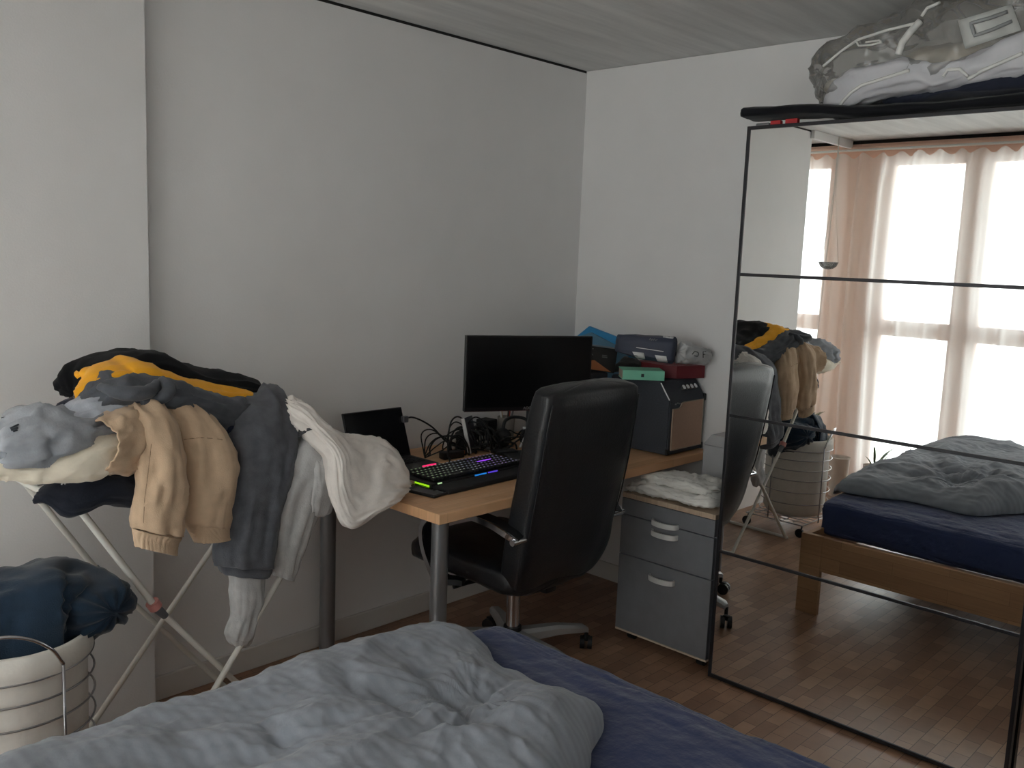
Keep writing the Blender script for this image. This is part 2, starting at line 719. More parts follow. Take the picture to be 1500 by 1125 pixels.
# window front: timber posts, head, sill and glazed lights
ZB, ZT = 0.10, 2.27
post_edges = [3.42] + [v for p in PANES for v in (p[1], p[0])] + [-0.90]
bm = BM()
for i in range(0, len(post_edges), 2):
    y1, y0 = post_edges[i], post_edges[i + 1]
    box(bm, WX - 0.12, WX, y0, y1, 0, H - 0.03, bev=0.004)
obj('wall_window_posts', bm, WINWOOD, kind='structure')
struct('wall_window_head', WINWOOD, (WX - 0.12, WX + 0.02, -0.9, 3.42, ZT, H - 0.025), bev=0.004)
struct('wall_window_sill', WINWOOD, (WX - 0.12, WX + 0.03, -0.9, 3.42, 0, ZB), bev=0.004)
struct('gap_shade_4', DARKGAP, (WX - 0.10, WX, -0.9, 3.42, H - 0.025, H))  # dark strip for the shaded gap over the window head
struct('trim_5', WINWOOD, (WX + 0.02, WX + 0.05, -0.9, 3.42, H - 0.075, H - 0.045), bev=0.003)
GLASS = clear('window_glass', (0.95, 0.97, 0.96), 0.0)
for i, (y0, y1) in enumerate(PANES):
    bm = BM()
    f = 0.022
    x0, x1 = WX - 0.10, WX - 0.02
    box(bm, x0, x1, y0, y0 + f, ZB, ZT, bev=0.003)
    box(bm, x0, x1, y1 - f, y1, ZB, ZT, bev=0.003)
    box(bm, x0, x1, y0 + f, y1 - f, ZT - f, ZT, bev=0.003)
    box(bm, x0, x1, y0 + f, y1 - f, ZB, ZB + f, bev=0.003)
    box(bm, x0 - 0.01, x1 + 0.01, y0 + f, y1 - f, 1.10, 1.205, bev=0.003)
    w = obj('window_%d' % (i + 1), bm, WINWOOD, kind='structure')
    for z0, z1 in ((ZB + f, 1.10), (1.205, ZT - f)):
        bm = BM()
        box(bm, WX - 0.062, WX - 0.056, y0 + f, y1 - f, z0, z1)
        obj('pane', bm, GLASS, w)
# balcony slab above the windows outside
struct('exterior_overhang', mat('balcony_render', (196, 190, 176), 0.9), (WX - 0.75, WX - 0.14, -1.0, 3.6, 2.36, 2.46))

# curtains
SHEER = sheer('sheer_voile', (252, 250, 247), 0.34, 0.80)


def curtain(name, y0, y1, seed, label):
    rnd = random.Random(seed)
    bm = BM()
    ny, nz = int((y1 - y0) * 150), 44
    ph = [rnd.uniform(0, 6.28) for _ in range(6)]
    grid = []
    for k in range(nz + 1):
        z = 0.03 + (2.325 - 0.03) * k / nz
        row = []
        top = max(0, (z - 2.1) / 0.225)
        for i in range(ny + 1):
            y = y0 + (y1 - y0) * i / ny
            a = 0.022 * math.sin(y * 38 + ph[0] + 0.5 * math.sin(z * 0.7 + y * 3)) + 0.014 * math.sin(y * 23 + ph[1] + 0.5 * z) + 0.012 * math.sin(y * 71 + ph[2])
            x = WX + 0.105 + a * (0.75 + 0.25 * (1 - top)) + 0.006 * math.sin(3 * z + y * 9)
            pl = 0.5 + 0.5 * math.cos(2 * PI * y / 0.125 + ph[3])
            zz = z - 0.035 * top * (1 - pl)
            yy = y + 0.02 * math.sin(z * 1.4 + ph[4] + y * 2) * (1 - top)
            row.append(bm.verts.new((x, yy, zz)))
        grid.append(row)
    for A, B in zip(grid, grid[1:]):
        for i in range(ny):
            bm.faces.new((A[i], A[i + 1], B[i + 1], B[i]))
    return tag(obj(name, bm, SHEER, smooth=180), label, 'curtain', 'sheer window curtains')


curtain('curtain', 2.70, 3.36, 3, 'sheer white curtain in the narrow window bay seen at the left of the mirror')
curtain('curtain.001', 1.44, 2.69, 8, 'sheer white curtain behind the bed in the middle of the mirror')
curtain('curtain.002', -0.80, 1.43, 5, 'sheer white curtain at the right edge of the mirror')
bm = BM()
tube(bm, [(WX + 0.10, -0.82, 2.345), (WX + 0.10, 3.38, 2.345)], 0.008, 8)
tag(obj('curtain_rail', bm, WHITEPL, smooth=40), 'thin white rail carrying the sheer curtains under the ceiling', 'curtain rail')

# ------------------------------------------------------------------ wardrobe
XM = 2.895
WY0, WY1 = -0.34, 1.664
WT = 2.018
EBONY = mat('black_brown_laminate', (38, 35, 36), 0.5, 0, 0.1, 20, 0, 1, 0, (1, 1, 0.1))
MIRROR = mat('mirror_silver', (236, 238, 237), 0.0, 1.0, 0.0)
FRAMEM = mat('dark_door_frame', (44, 43, 46), 0.38, 0.5, 0.04)
wr = thing('wardrobe', 'tall dark wardrobe with mirrored sliding doors against the right wall', 'wardrobe', (3.17, 0.66, 0))
bm = BM()
t = 0.018
box(bm, XM + 0.085, WB - 0.01, WY1 - t, WY1 - 0.001, 0, WT - 0.02)
box(bm, XM + 0.085, WB - 0.01, WY0, WY0 + t, 0, WT - 0.02)
box(bm, XM + 0.085, WB - 0.01, 0.651, 0.671, 0, WT - 0.02)
box(bm, XM + 0.02, WB - 0.01, WY0, WY1 - 0.001, WT - 0.02, WT)
box(bm, XM + 0.085, WB - 0.01, WY0 + t, WY1 - t, 0.04, 0.06)
box(bm, WB - 0.02, WB - 0.01, WY0 + t, WY1 - t, 0.06, WT - 0.02)
box(bm, XM + 0.085, XM + 0.10, WY0 + t, WY1 - t, 0.0, 0.04)
obj('carcass', bm, EBONY, wr)


def mirror_door(y0, y1, x):
    bm = BM()
    z0, z1 = 0.006, WT - 0.002
    fw = 0.012
    box(bm, x, x + 0.03, y0, y0 + fw, z0, z1, bev=0.0015)
    box(bm, x, x + 0.03, y1 - fw, y1, z0, z1, bev=0.0015)
    box(bm, x, x + 0.03, y0 + fw, y1 - fw, z0, z0 + 0.014, bev=0.0015)
    box(bm, x, x + 0.03, y0 + fw, y1 - fw, z1 - 0.012, z1, bev=0.0015)
    for zr in (0.495, 1.003, 1.508):
        box(bm, x, x + 0.03, y0 + fw, y1 - fw, zr - 0.0055, zr + 0.0055, bev=0.0015)
    d = obj('door', bm, FRAMEM, wr)
    zs = [z0 + 0.014, 0.495, 1.003, 1.508, z1 - 0.012]
    for a, b in zip(zs, zs[1:]):
        bm = BM()
        box(bm, x + 0.004, x + 0.010, y0 + fw, y1 - fw, a + 0.0056 * (a > 0.1), b - 0.0056 * (b < 1.9))
        obj('mirror', bm, MIRROR, d)
    return d


mirror_door(0.637, 1.664, XM)
mirror_door(-0.338, 0.68, XM + 0.042)

# ------------------------------------------------------------------ bed
BX0, BX1, BY0, BY1 = -0.02, 2.0, 0.10, 1.762
bed = thing('bed', 'oak bed with navy sheet and square corner legs in front of the windows', 'bed', (1.0, 0.93, 0))
bm = BM()
box(bm, BX1 - 0.024, BX1, BY0 + 0.10, BY1 - 0.10, 0.205, 0.362, bev=0.003)
obj('footboard', bm, OAK, bed)
bm = BM()
box(bm, BX0, BX1 - 0.026, BY1 - 0.034, BY1 - 0.010, 0.205, 0.362, bev=0.003)
OAKX = wood('oak_bed_rail', (204, 160, 118), (166, 124, 90), (0.45, 0.055), 0.5, plane='xz')
obj('side_rail', bm, OAKX, bed)
bm = BM()
box(bm, BX0, BX1 - 0.026, BY0 + 0.010, BY0 + 0.034, 0.205, 0.362, bev=0.003)
obj('side_rail', bm, OAKX, bed)
bm = BM()
box(bm, BX0, BX0 + 0.024, BY0 + 0.1, BY1 - 0.1, 0.205, 0.362, bev=0.003)
obj('headboard', bm, OAK, bed)
for sx in (0, 1):
    for sy in (0, 1):
        bm = BM()
        x = (BX0, BX1 - 0.026)[sx]
        y = (BY0, BY1 - 0.10)[sy]
        box(bm, x, x + 0.026, y, y + 0.10, 0, 0.364, bev=0.003)
        obj('leg', bm, OAK, bed)
bm = BM()
for k in range(12):
    x = BX0 + 0.08 + k * 0.16
    box(bm, x, x + 0.07, BY0 + 0.03, BY1 - 0.035, 0.30, 0.318)
obj('slats', bm, OAKX, bed)
SHEET = mat('navy_cotton_sheet', (56, 66, 102), 0.85, 0, 0.07, 8, 0.85, 22, 0.25, (1, 1, 1), 0.2)
bm = loft([(V((BX0 + 0.02, y, 0.40)), V((1.845, y, 0.40)), 0.088) for y in (BY0 + 0.03, 0.5, 0.9, 1.3, BY1 - 0.02)], n=150, sub=24, e=9,
          fold=0.004, fs=3.0, fa=60, fine=0.003, seed=3, capd=0.02)
for v in bm.verts:                      # small ripples of the loose sheet on top and front
    w = noise.noise(V((v.co.x * 9, v.co.y * 5, v.co.z * 6))) * 0.004 + noise.noise(V((v.co.x * 26 + v.co.y * 9, v.co.y * 12, 2))) * 0.0022
    if v.co.z > 0.44:
        v.co.z += w
obj('mattress', bm, SHEET, bed, smooth=180)

# duvet: soft body over a star-shaped outline on the mattress
outl = [(1.60, 1.80), (1.66, 1.72), (1.64, 1.62), (1.575, 1.49), (1.57, 1.41), (1.585, 1.33), (1.60, 1.25), (1.575, 1.17), (1.46, 1.10), (1.32, 1.02), (1.18, 0.86), (1.10, 0.62),
        (0.95, 0.40), (0.60, 0.28), (0.20, 0.30), (0.02, 0.60), (0.0, 1.1), (0.03, 1.55), (0.12, 1.76), (0.5, 1.82), (0.9, 1.825), (1.3, 1.83)]
cx, cy = 0.92, 1.22
ang = sorted(((math.atan2(y - cy, x - cx), math.hypot(x - cx, y - cy)) for x, y in outl))


def rad(th):
    th = (th + PI) % (2 * PI) - PI
    ext = [(a - 2 * PI, r) for a, r in ang[-3:]] + ang + [(a + 2 * PI, r) for a, r in ang[:3]]
    for i in range(len(ext) - 1):
        if ext[i][0] <= th <= ext[i + 1][0] and ext[i + 1][0] > ext[i][0]:
            tt = (th - ext[i][0]) / (ext[i + 1][0] - ext[i][0])
            p0, p1, p2, p3 = (ext[max(0, min(len(ext) - 1, i + q))][1] for q in (-1, 0, 1, 2))
            return 0.5 * (2 * p1 + (p2 - p0) * tt + (2 * p0 - 5 * p1 + 4 * p2 - p3) * tt ** 2 + (3 * p1 - p0 - 3 * p2 + p3) * tt ** 3)
    return ang[0][1]


def ridge(p):
    return 1 - 2 * abs(noise.noise(p))


PINCH = V((1.335, 1.335, 0))


def duvet_h(x, y, rho):
    base = 0.120 * (1 - rho ** 5) ** 0.5
    base *= 0.95 + 0.45 * noise.noise(V((x * 2.3, y * 2.3, 4)))
    warp = V((noise.noise(V((x * 2, y * 2, 1))), noise.noise(V((x * 2, y * 2, 9))), 0)) * 0.9
    p = V((x * 3.2 + y * 1.6, y * 5.0 - x * 1.2, 0)) + warp
    f1 = noise.noise(p) * 0.030
    f2 = ridge(V((x * 8 - y * 4, y * 7 + x * 5, 3)) + warp * 2) * 0.008
    f3 = ridge(V((x * 20 + y * 6, y * 13 - x * 5, 5)) + warp * 3) * 0.0042 + noise.noise(V((x * 34, y * 24, 5))) * 0.0025 + noise.noise(V((x * 60 + y * 20, y * 55, 8))) * 0.0014
    dx, dy = x - PINCH.x, y - PINCH.y
    rr = math.hypot(dx, dy)
    a = math.atan2(dy, dx)
    rad_w = ridge(V((math.cos(a) * 4.2 + rr * 0.6, math.sin(a) * 4.2, rr * 1.5))) * 0.010 * math.exp(-(rr / 0.42) ** 2) * min(1, rr / 0.06)
    rad_w += ridge(V((math.cos(a) * 9 + 7, math.sin(a) * 9, rr * 3))) * 0.003 * math.exp(-(rr / 0.30) ** 2) * min(1, rr / 0.06)
    base -= 0.016 * math.exp(-(rr / 0.09) ** 2)
    for (ax, ay, bx, by, dp, wd) in CREASES:
        ex, ey = bx - ax, by - ay
        tt = max(0, min(1, ((x - ax) * ex + (y - ay) * ey) / (ex * ex + ey * ey)))
        wob = 0.02 * noise.noise(V((x * 7, y * 7, 11)))
        d2 = math.hypot(x - ax - tt * ex + wob, y - ay - tt * ey + wob)
        base -= dp * math.exp(-(d2 / wd) ** 1.3) * math.sin(PI * (0.12 + 0.76 * tt))
    edge = min(1, (1 - rho) * 5)
    hem = noise.noise(V((x * 16, y * 16, 21))) * 0.010 * (1 - edge)
    return 0.495 + max(0.005, base + (f1 + f2 + rad_w) * edge + f3 + hem)


# creases of the bunched cover: (start, end, depth, width) on the bed
CREASES = []
for a_, b_, d_, w_ in (((592, 942), (640, 1000), 0.030, 0.035), ((640, 1000), (705, 1062), 0.050, 0.034), ((705, 1062), (640, 1078), 0.040, 0.030), ((700, 1000), (748, 1022), 0.030, 0.028), ((748, 1022), (705, 1058), 0.028, 0.026),
                       ((560, 1005), (610, 1060), 0.040, 0.034), ((500, 975), (540, 1040), 0.022, 0.03), ((380, 1060), (430, 1095), 0.030, 0.035), ((705, 1062), (770, 1110), 0.032, 0.030), ((640, 1078), (560, 1110), 0.026, 0.034), ((240, 1060), (300, 1100), 0.02, 0.04)):
    p_, q_ = at(a_[0], a_[1], 'z', 0.59), at(b_[0], b_[1], 'z', 0.59)
    CREASES.append((p_.x, p_.y, q_.x, q_.y, d_, w_))
bm = BM()
NT, NR = 420, 150
top = []
for i in range(1, NR + 1):
    rho = (i / NR) ** 0.8
    row = []
    for j in range(NT):
        th = 2 * PI * j / NT
        r = rad(th) * rho
        x, y = cx + r * math.cos(th), cy + r * math.sin(th)
        wob = noise.noise(V((x * 8, y * 8, 7))) * 0.014 * rho
        x += wob * math.cos(th)
        y += wob * math.sin(th)
        z = duvet_h(x, y, rho)
        if y > 1.765:
            z -= (y - 1.765) * 0.9
        row.append(bm.verts.new((x, y, z)))
    top.append(row)
c0 = bm.verts.new((cx, cy, duvet_h(cx, cy, 0)))
for j in range(NT):
    bm.faces.new((c0, top[0][j], top[0][(j + 1) % NT]))
for A, B in zip(top, top[1:]):
    for j in range(NT):
        bm.faces.new((A[j], B[j], B[(j + 1) % NT], A[(j + 1) % NT]))
bot = []
for (k, z) in ((0.995, 0.4965), (0.96, 0.4945), (0.90, 0.4945)):
    bot.append([bm.verts.new((cx + (v.co.x - cx) * k, cy + (v.co.y - cy) * k, z)) for v in top[-1]])
prev = top[-1]
for row in bot:
    for j in range(NT):
        bm.faces.new((prev[j], row[j], row[(j + 1) % NT], prev[(j + 1) % NT]))
    prev = row
bm.faces.new(list(reversed(prev)))
DUVET = striped('grey_satin_stripe', (136, 141, 149), 0.026, 0, 0.07)
tag(obj('duvet', bm, DUVET, smooth=180), 'crumpled grey duvet with faint stripes bunched on the navy bed', 'duvet')

# ------------------------------------------------------------------ desk
DX0, DX1, DY0, DY1, DZ = 1.855, 3.44, 2.040, 2.836, 0.735
desk = thing('desk', 'beech desk with round grey legs along the left wall', 'desk', ((DX0 + DX1) / 2, (DY0 + DY1) / 2, 0))
bm = BM()
box(bm, DX0, DX1, DY0, DY1, DZ - 0.034, DZ, bev=0.0025)
obj('desktop', bm, BEECH, desk)
for (x, y) in ((1.995, 2.188), (1.955, 2.77), (3.36, 2.30), (3.36, 2.77)):
    bm = BM()
    cyl(bm, (x, y, 0.012), (x, y, DZ - 0.034), 0.0295, n=28)
    lg = obj('leg', bm, GREYMETAL, desk, smooth=40)
    bm = BM()
    cyl(bm, (x, y, 0), (x, y, 0.012), 0.026, n=24)
    obj('foot', bm, BLACKPL, lg, smooth=40)

# ------------------------------------------------------------------ office chair
LEATHER = mat('black_leather', (24, 25, 28), 0.36, 0, 0.12, 25, 0.12, 140, spec=0.5)
CHX, CHY = 2.215, 2.085
ch = thing('office_chair', 'high-backed black leather office chair pushed up to the desk', 'chair', (CHX, CHY, 0))
st = []
for (z, yc, hw, ht, dx) in ((0.395, 1.930, 0.175, 0.040, 0.0), (0.43, 1.912, 0.222, 0.058, 0.0), (0.52, 1.882, 0.244, 0.066, 0), (0.66, 1.852, 0.246, 0.064, -0.005), (0.82, 1.82, 0.250, 0.062, -0.004),
                            (0.96, 1.798, 0.250, 0.060, -0.004), (1.06, 1.780, 0.248, 0.056, -0.005), (1.105, 1.772, 0.242, 0.048, -0.005)):
    c = V((CHX + dx, yc, z))
    st.append((c - V((hw, 0, 0)), c + V((hw, 0, 0)), ht))
bm = loft(st, n=64, sub=8, e=5.0, fold=0.002, fs=2, fa=8, fine=0.0012, seed=5, capd=0.028)
back = obj('backrest', bm, LEATHER, ch, smooth=180)
sp = []
for (z, yc, hw, ht, dx) in ((0.47, 1.905, 0.212, 0.062, 0), (0.66, 1.852, 0.240, 0.066, -0.005), (0.82, 1.82, 0.244, 0.064, -0.004), (0.96, 1.798, 0.244, 0.062, -0.004), (1.075, 1.777, 0.238, 0.058, -0.005)):
    sp.append((CHX + dx, yc - ht * 0.80, z, hw))
for sgn in (-1, 1):                                 # piped seams down the rear panel
    bm = BM()
    tube(bm, [(x + sgn * (hw - 0.006), y, z) for x, y, z, hw in sp], 0.003, 6, 6)
    obj('seam', bm, LEATHER, back, smooth=180)
st = []
for (y, z, hw, ht) in ((1.885, 0.425, 0.215, 0.045), (1.93, 0.43, 0.232, 0.055), (2.05, 0.432, 0.240, 0.056), (2.25, 0.440, 0.240, 0.056), (2.36, 0.440, 0.236, 0.055), (2.41, 0.428, 0.222, 0.045)):
    st.append((V((CHX - hw - 0.005, y, z)), V((CHX + hw - 0.005, y, z)), ht))
obj('seat', loft(st, n=56, sub=8, e=4.2, fold=0.004, fs=5, fa=10, fine=0.001, seed=9, capd=0.035), LEATHER, ch, smooth=180)
bm = BM()
box(bm, CHX - 0.09, CHX + 0.09, 1.97, 2.25, 0.345, 0.385, bev=0.01)
tube(bm, [(CHX - 0.02, 2.12, 0.36), (CHX - 0.16, 2.16, 0.352), (CHX - 0.23, 2.17, 0.348)], 0.009, 8, 4)
box(bm, CHX - 0.03, CHX + 0.03, 1.90, 2.0, 0.345, 0.40, bev=0.01)
obj('tilt_mechanism', bm, BLACKPL, ch, smooth=40)
for sgn in (-1, 1):
    xs = CHX + sgn * 0.268
    path = [(xs - sgn * 0.012, 1.825, 0.615), (xs, 1.86, 0.632), (xs, 1.95, 0.650), (xs, 2.08, 0.652), (xs, 2.20, 0.630), (xs, 2.275, 0.565), (xs - sgn * 0.003, 2.27, 0.48), (xs - sgn * 0.012, 2.22, 0.38), (xs - sgn * 0.06, 2.14, 0.372)]
    bm = BM()
    tube(bm, path, 0, 4, 8, flat=(0.026, 0.011, (1, 0, 0)))
    ar = obj('armrest', bm, LEATHER, ch, smooth=50)
    bm = BM()
    tube(bm, [(p[0] + sgn * 0.029, p[1], p[2] + 0) for p in path[:-1]], 0, 4, 8, flat=(0.0045, 0.010, (1, 0, 0)))
    cyl(bm, (xs + sgn * 0.032, 1.825, 0.612), (xs - sgn * 0.040, 1.825, 0.612), 0.011)
    obj('chrome_arm', bm, CHROME, ar, smooth=50)
bm = BM()
cyl(bm, (CHX, CHY, 0.16), (CHX, CHY, 0.30), 0.026, n=24)
cyl(bm, (CHX, CHY, 0.30), (CHX, CHY, 0.35), 0.015, n=20)
obj('gas_lift', bm, CHROME, ch, smooth=40)
bm = BM()
cyl(bm, (CHX, CHY, 0.085), (CHX, CHY, 0.165), 0.038, 0.034, n=24)
obj('hub', bm, BLACKPL, ch, smooth=40)
for k in range(5):
    a = math.radians(-88 + 72 * k)
    d = V((math.cos(a), math.sin(a), 0))
    c = V((CHX, CHY, 0))
    bm = BM()
    P0, P1, P2 = c + d * 0.03 + V((0, 0, 0.125)), c + d * 0.20 + V((0, 0, 0.118)), c + d * 0.345 + V((0, 0, 0.088))
    sd = V((-d.y, d.x, 0))
    rows = []
    for p, w, h in ((P0, 0.030, 0.024), (P1, 0.026, 0.018), (c + d * 0.33 + V((0, 0, 0.097)), 0.022, 0.012), (P2, 0.014, 0.010)):
        rows.append([bm.verts.new(p + sd * w * x + V((0, 0, h * z))) for x, z in ((-1, -1), (1, -1), (1, 0.4), (0.6, 1), (-0.6, 1), (-1, 0.4))])
    for A, B in zip(rows, rows[1:]):
        for j in range(6):
            bm.faces.new((A[j], A[(j + 1) % 6], B[(j + 1) % 6], B[j]))
    bm.faces.new(rows[0])
    bm.faces.new(list(reversed(rows[-1])))
    lg = obj('base_leg', bm, mat('polished_aluminium', (176, 177, 178), 0.5, 0.6, 0.04), ch, smooth=35)
    bm = BM()
    w = c + d * 0.345
    sw = (d * 0.6 + sd * 0.8).normalized()
    cyl(bm, w + V((0, 0, 0.05)), w + V((0, 0, 0.085)), 0.008)
    ax = V((-sw.y, sw.x, 0))
    q = w + sw * 0.016 + V((0, 0, 0.026))
    cyl(bm, q + ax * 0.006, q + ax * 0.024, 0.026, n=22)
    cyl(bm, q - ax * 0.006, q - ax * 0.024, 0.026, n=22)
    box(bm, q.x - 0.012, q.x + 0.012, q.y - 0.012, q.y + 0.012, q.z + 0.008, q.z + 0.03, bev=0.004)
    obj('caster', bm, BLACKPL, lg, smooth=40)

ch.location += V((0.190, 0.135, 0))
# ------------------------------------------------------------------ drawer pedestal
CX0, CX1, CY0, CY1 = 2.915, 3.40, 1.688, 2.118
GRAPH = mat('graphite_lacquer', (120, 122, 127), 0.40, 0.2, 0.05, 20)
cab = thing('drawer_cabinet', 'graphite drawer cabinet on castors with three bow handles beside the wardrobe', 'cabinet', (3.16, 1.90, 0))
bm = BM()
box(bm, CX0 + 0.018, CX1, CY0, CY1, 0.05, 0.60)
obj('body', bm, GRAPH, cab)
bm = BM()
box(bm, CX0, CX1, CY0, CY1, 0.60, 0.620, bev=0.002)
obj('top', bm, wood('pale_wood_top', (206, 184, 160), (190, 168, 144), (0.4, 0.05), 0.5), cab)
bm = BM()
box(bm, CX0 + 0.002, CX0 + 0.02, CY0, CY1, 0.043, 0.05)
obj('bottom_strip', bm, mat('beige_edge_band', (196, 180, 160), 0.5), cab)
HANDLE = mat('silver_handle', (214, 214, 212), 0.38, 0.35, 0.03)
for (z0, z1, hz) in ((0.533, 0.598, 0.536), (0.369, 0.529, 0.494), (0.052, 0.365, 0.312)):
    bm = BM()
    box(bm, CX0, CX0 + 0.018, CY0 + 0.001, CY1 - 0.001, z0, z1, bev=0.0012)
    dr = obj('drawer', bm, GRAPH, cab)
    bm = BM()
    yc = 1.905
    pts = [(CX0 + 0.004, yc + 0.058, hz), (CX0 - 0.016, yc + 0.050, hz - 0.001), (CX0 - 0.026, yc + 0.02, hz - 0.002), (CX0 - 0.026, yc - 0.02, hz - 0.002), (CX0 - 0.016, yc - 0.050, hz - 0.001), (CX0 + 0.004, yc - 0.058, hz)]
    tube(bm, pts, 0, 4, 6, flat=(0.010, 0.0035, (0, 0, 1)))
    obj('handle', bm, HANDLE, dr, smooth=50)
for x in (CX0 + 0.05, CX1 - 0.05):
    for y in (CY0 + 0.05, CY1 - 0.05):
        bm = BM()
        cyl(bm, (x + 0.008, y - 0.014, 0.021), (x + 0.008, y + 0.014, 0.021), 0.021, n=18)
        box(bm, x - 0.012, x + 0.016, y - 0.016, y + 0.016, 0.026, 0.052, bev=0.004)
        obj('caster', bm, BLACKPL, cab, smooth=40)

WTEE = fabric('white_cotton_jersey', (228, 226, 220), 0.04, 0.3, 70)
# folded white shirts on the cabinet
Z0 = 0.624
st = [(V((2.93, 2.10, Z0 + 0.018)), V((3.16, 2.10, Z0 + 0.018)), 0.014), (V((2.925, 2.04, Z0 + 0.024)), V((3.17, 2.04, Z0 + 0.024)), 0.020), (V((2.912, 1.92, Z0 + 0.028)), V((3.17, 1.92, Z0 + 0.028)), 0.022),
      (V((2.906, 1.80, Z0 + 0.026)), V((3.16, 1.80, Z0 + 0.026)), 0.021), (V((2.94, 1.74, Z0 + 0.028)), V((3.14, 1.74, Z0 + 0.028)), 0.022)]
tag(obj('white_shirt', loft(st, n=56, sub=8, e=2.8, fold=0.014, fs=16, fa=22, fine=0.004, seed=11), WTEE, smooth=180), 'crumpled white shirt, bottom of the pair on the drawer cabinet', 'shirt')
st = [(V((2.95, 2.05, Z0 + 0.056)), V((3.15, 2.06, Z0 + 0.054)), 0.010), (V((2.945, 1.97, Z0 + 0.062)), V((3.15, 1.97, Z0 + 0.062)), 0.018), (V((2.95, 1.87, Z0 + 0.064)), V((3.14, 1.87, Z0 + 0.064)), 0.020), (V((2.97, 1.77, Z0 + 0.056)), V((3.12, 1.77, Z0 + 0.056)), 0.014)]
tag(obj('white_shirt.001', loft(st, n=56, sub=8, e=2.6, fold=0.014, fs=18, fa=24, fine=0.004, seed=17), WTEE, smooth=180), 'crumpled white shirt lying on top of another on the drawer cabinet', 'shirt')
pr = thing('storage_box', 'light grey box with a sloped lid on the cabinet behind the white shirts', 'box', (3.33, 1.87, 0.622))
bm = BM()
box(bm, 3.25, 3.39, 1.775, 1.965, 0.623, 0.80, bev=0.004)
obj('body', bm, mat('light_grey_plastic', (170, 171, 173), 0.5), pr)
bm = BM()
prism(bm, [V((3.25, 1.775, 0.801)), V((3.25, 1.965, 0.801)), V((3.25, 1.93, 0.845)), V((3.25, 1.81, 0.845))], (0.14, 0, 0))
obj('lid', bm, MATS['light_grey_plastic'], pr)

# ------------------------------------------------------------------ monitor
mon = thing('monitor', 'black flat monitor switched off at the back of the desk', 'monitor', (2.66, 2.42, DZ))
mL, mR = V((2.385, 2.50, 0)), V((2.862, 2.268, 0))
mr = (mR - mL).normalized()
mn = V((mr.y, -mr.x, 0))          # faces the chair
mw = (mR - mL).length
mzb, mzt = 0.941, 1.236


def mbox(bm, a0, a1, d0, d1, z0, z1, bev=0.0):
    g = box(bm, a0, a1, d0, d1, z0, z1, bev=bev)
    for v in g:
        a, d, z = v.co
        v.co = mL + mr * a - mn * d + V((0, 0, z))


bm = BM()
mbox(bm, 0, mw, 0, 0.022, mzb, mzt, 0.002)
mbox(bm, mw * 0.30, mw * 0.85, 0.022, 0.05, mzb + 0.05, mzt - 0.07, 0.008)
obj('housing', bm, mat('monitor_black', (14, 14, 15), 0.35, 0, 0.05), mon)
bm = BM()
mbox(bm, 0.007, mw - 0.007, -0.0012, 0.0, mzb + 0.016, mzt - 0.006)
obj('screen', bm, mat('dark_panel', (6, 6, 7), 0.32, 0, 0.0, spec=0.3), mon)
bm = BM()
mbox(bm, 0.0, mw, -0.001, 0.001, mzb - 0.0005, mzb + 0.002)
obj('chin_strip', bm, mat('dark_red_strip', (64, 34, 36), 0.4), mon)
lettering('AOC', 0.015, PRINT_GREY, mon, mL + mr * (mw * 0.49) + mn * 0.0012 + V((0, 0, mzb + 0.010)), mr, (0, 0, 1))
bm = BM()
mbox(bm, mw * 0.54, mw * 0.64, 0.040, 0.065, DZ + 0.012, mzb + 0.13, 0.006)
mbox(bm, mw * 0.38, mw * 0.80, -0.02, 0.16, DZ, DZ + 0.012, 0.004)
obj('stand', bm, MATS['monitor_black'], mon)

# ------------------------------------------------------------------ laptop
lap = thing('laptop', 'small open black laptop at the left end of the desk', 'laptop', (2.15, 2.62, DZ))
bm = BM()
box(bm, 2.005, 2.290, 2.495, 2.700, DZ, DZ + 0.016, bev=0.004)
obj('base', bm, BLACKPL, lap)
bm = BM()
for r in range(5):
    for c in range(12):
        x, y = 2.022 + c * 0.021, 2.585 + r * 0.020
        box(bm, x, x + 0.017, y, y + 0.016, DZ + 0.016, DZ + 0.0178)
obj('keys', bm, mat('laptop_key_black', (30, 30, 32), 0.6), lap)
bm = BM()
rt = Matrix.Rotation(math.radians(-20), 3, 'X')
box(bm, 2.005, 2.290, 2.694, 2.702, DZ + 0.012, DZ + 0.208, bev=0.003, rot=rt, piv=(2.15, 2.70, DZ + 0.014))
ld_ = obj('lid', bm, BLACKPL, lap)
bm = BM()
box(bm, 2.009, 2.286, 2.6930, 2.6938, DZ + 0.022, DZ + 0.204, rot=rt, piv=(2.15, 2.70, DZ + 0.014))
obj('screen', bm, mat('laptop_glass', (20, 21, 24), 0.16, 0, 0.0), ld_)

# ------------------------------------------------------------------ gaming keyboard
kb = thing('keyboard', 'black gaming keyboard with coloured backlight and padded wrist rest', 'keyboard', (2.32, 2.33, DZ))
ka = math.radians(2.0)
KR = Matrix.Rotation(ka, 4, 'Z')
KO = V((2.035, 2.195, DZ))


def kx(bm_verts):
    for v in bm_verts:
        v.co = (KR @ v.co) + KO


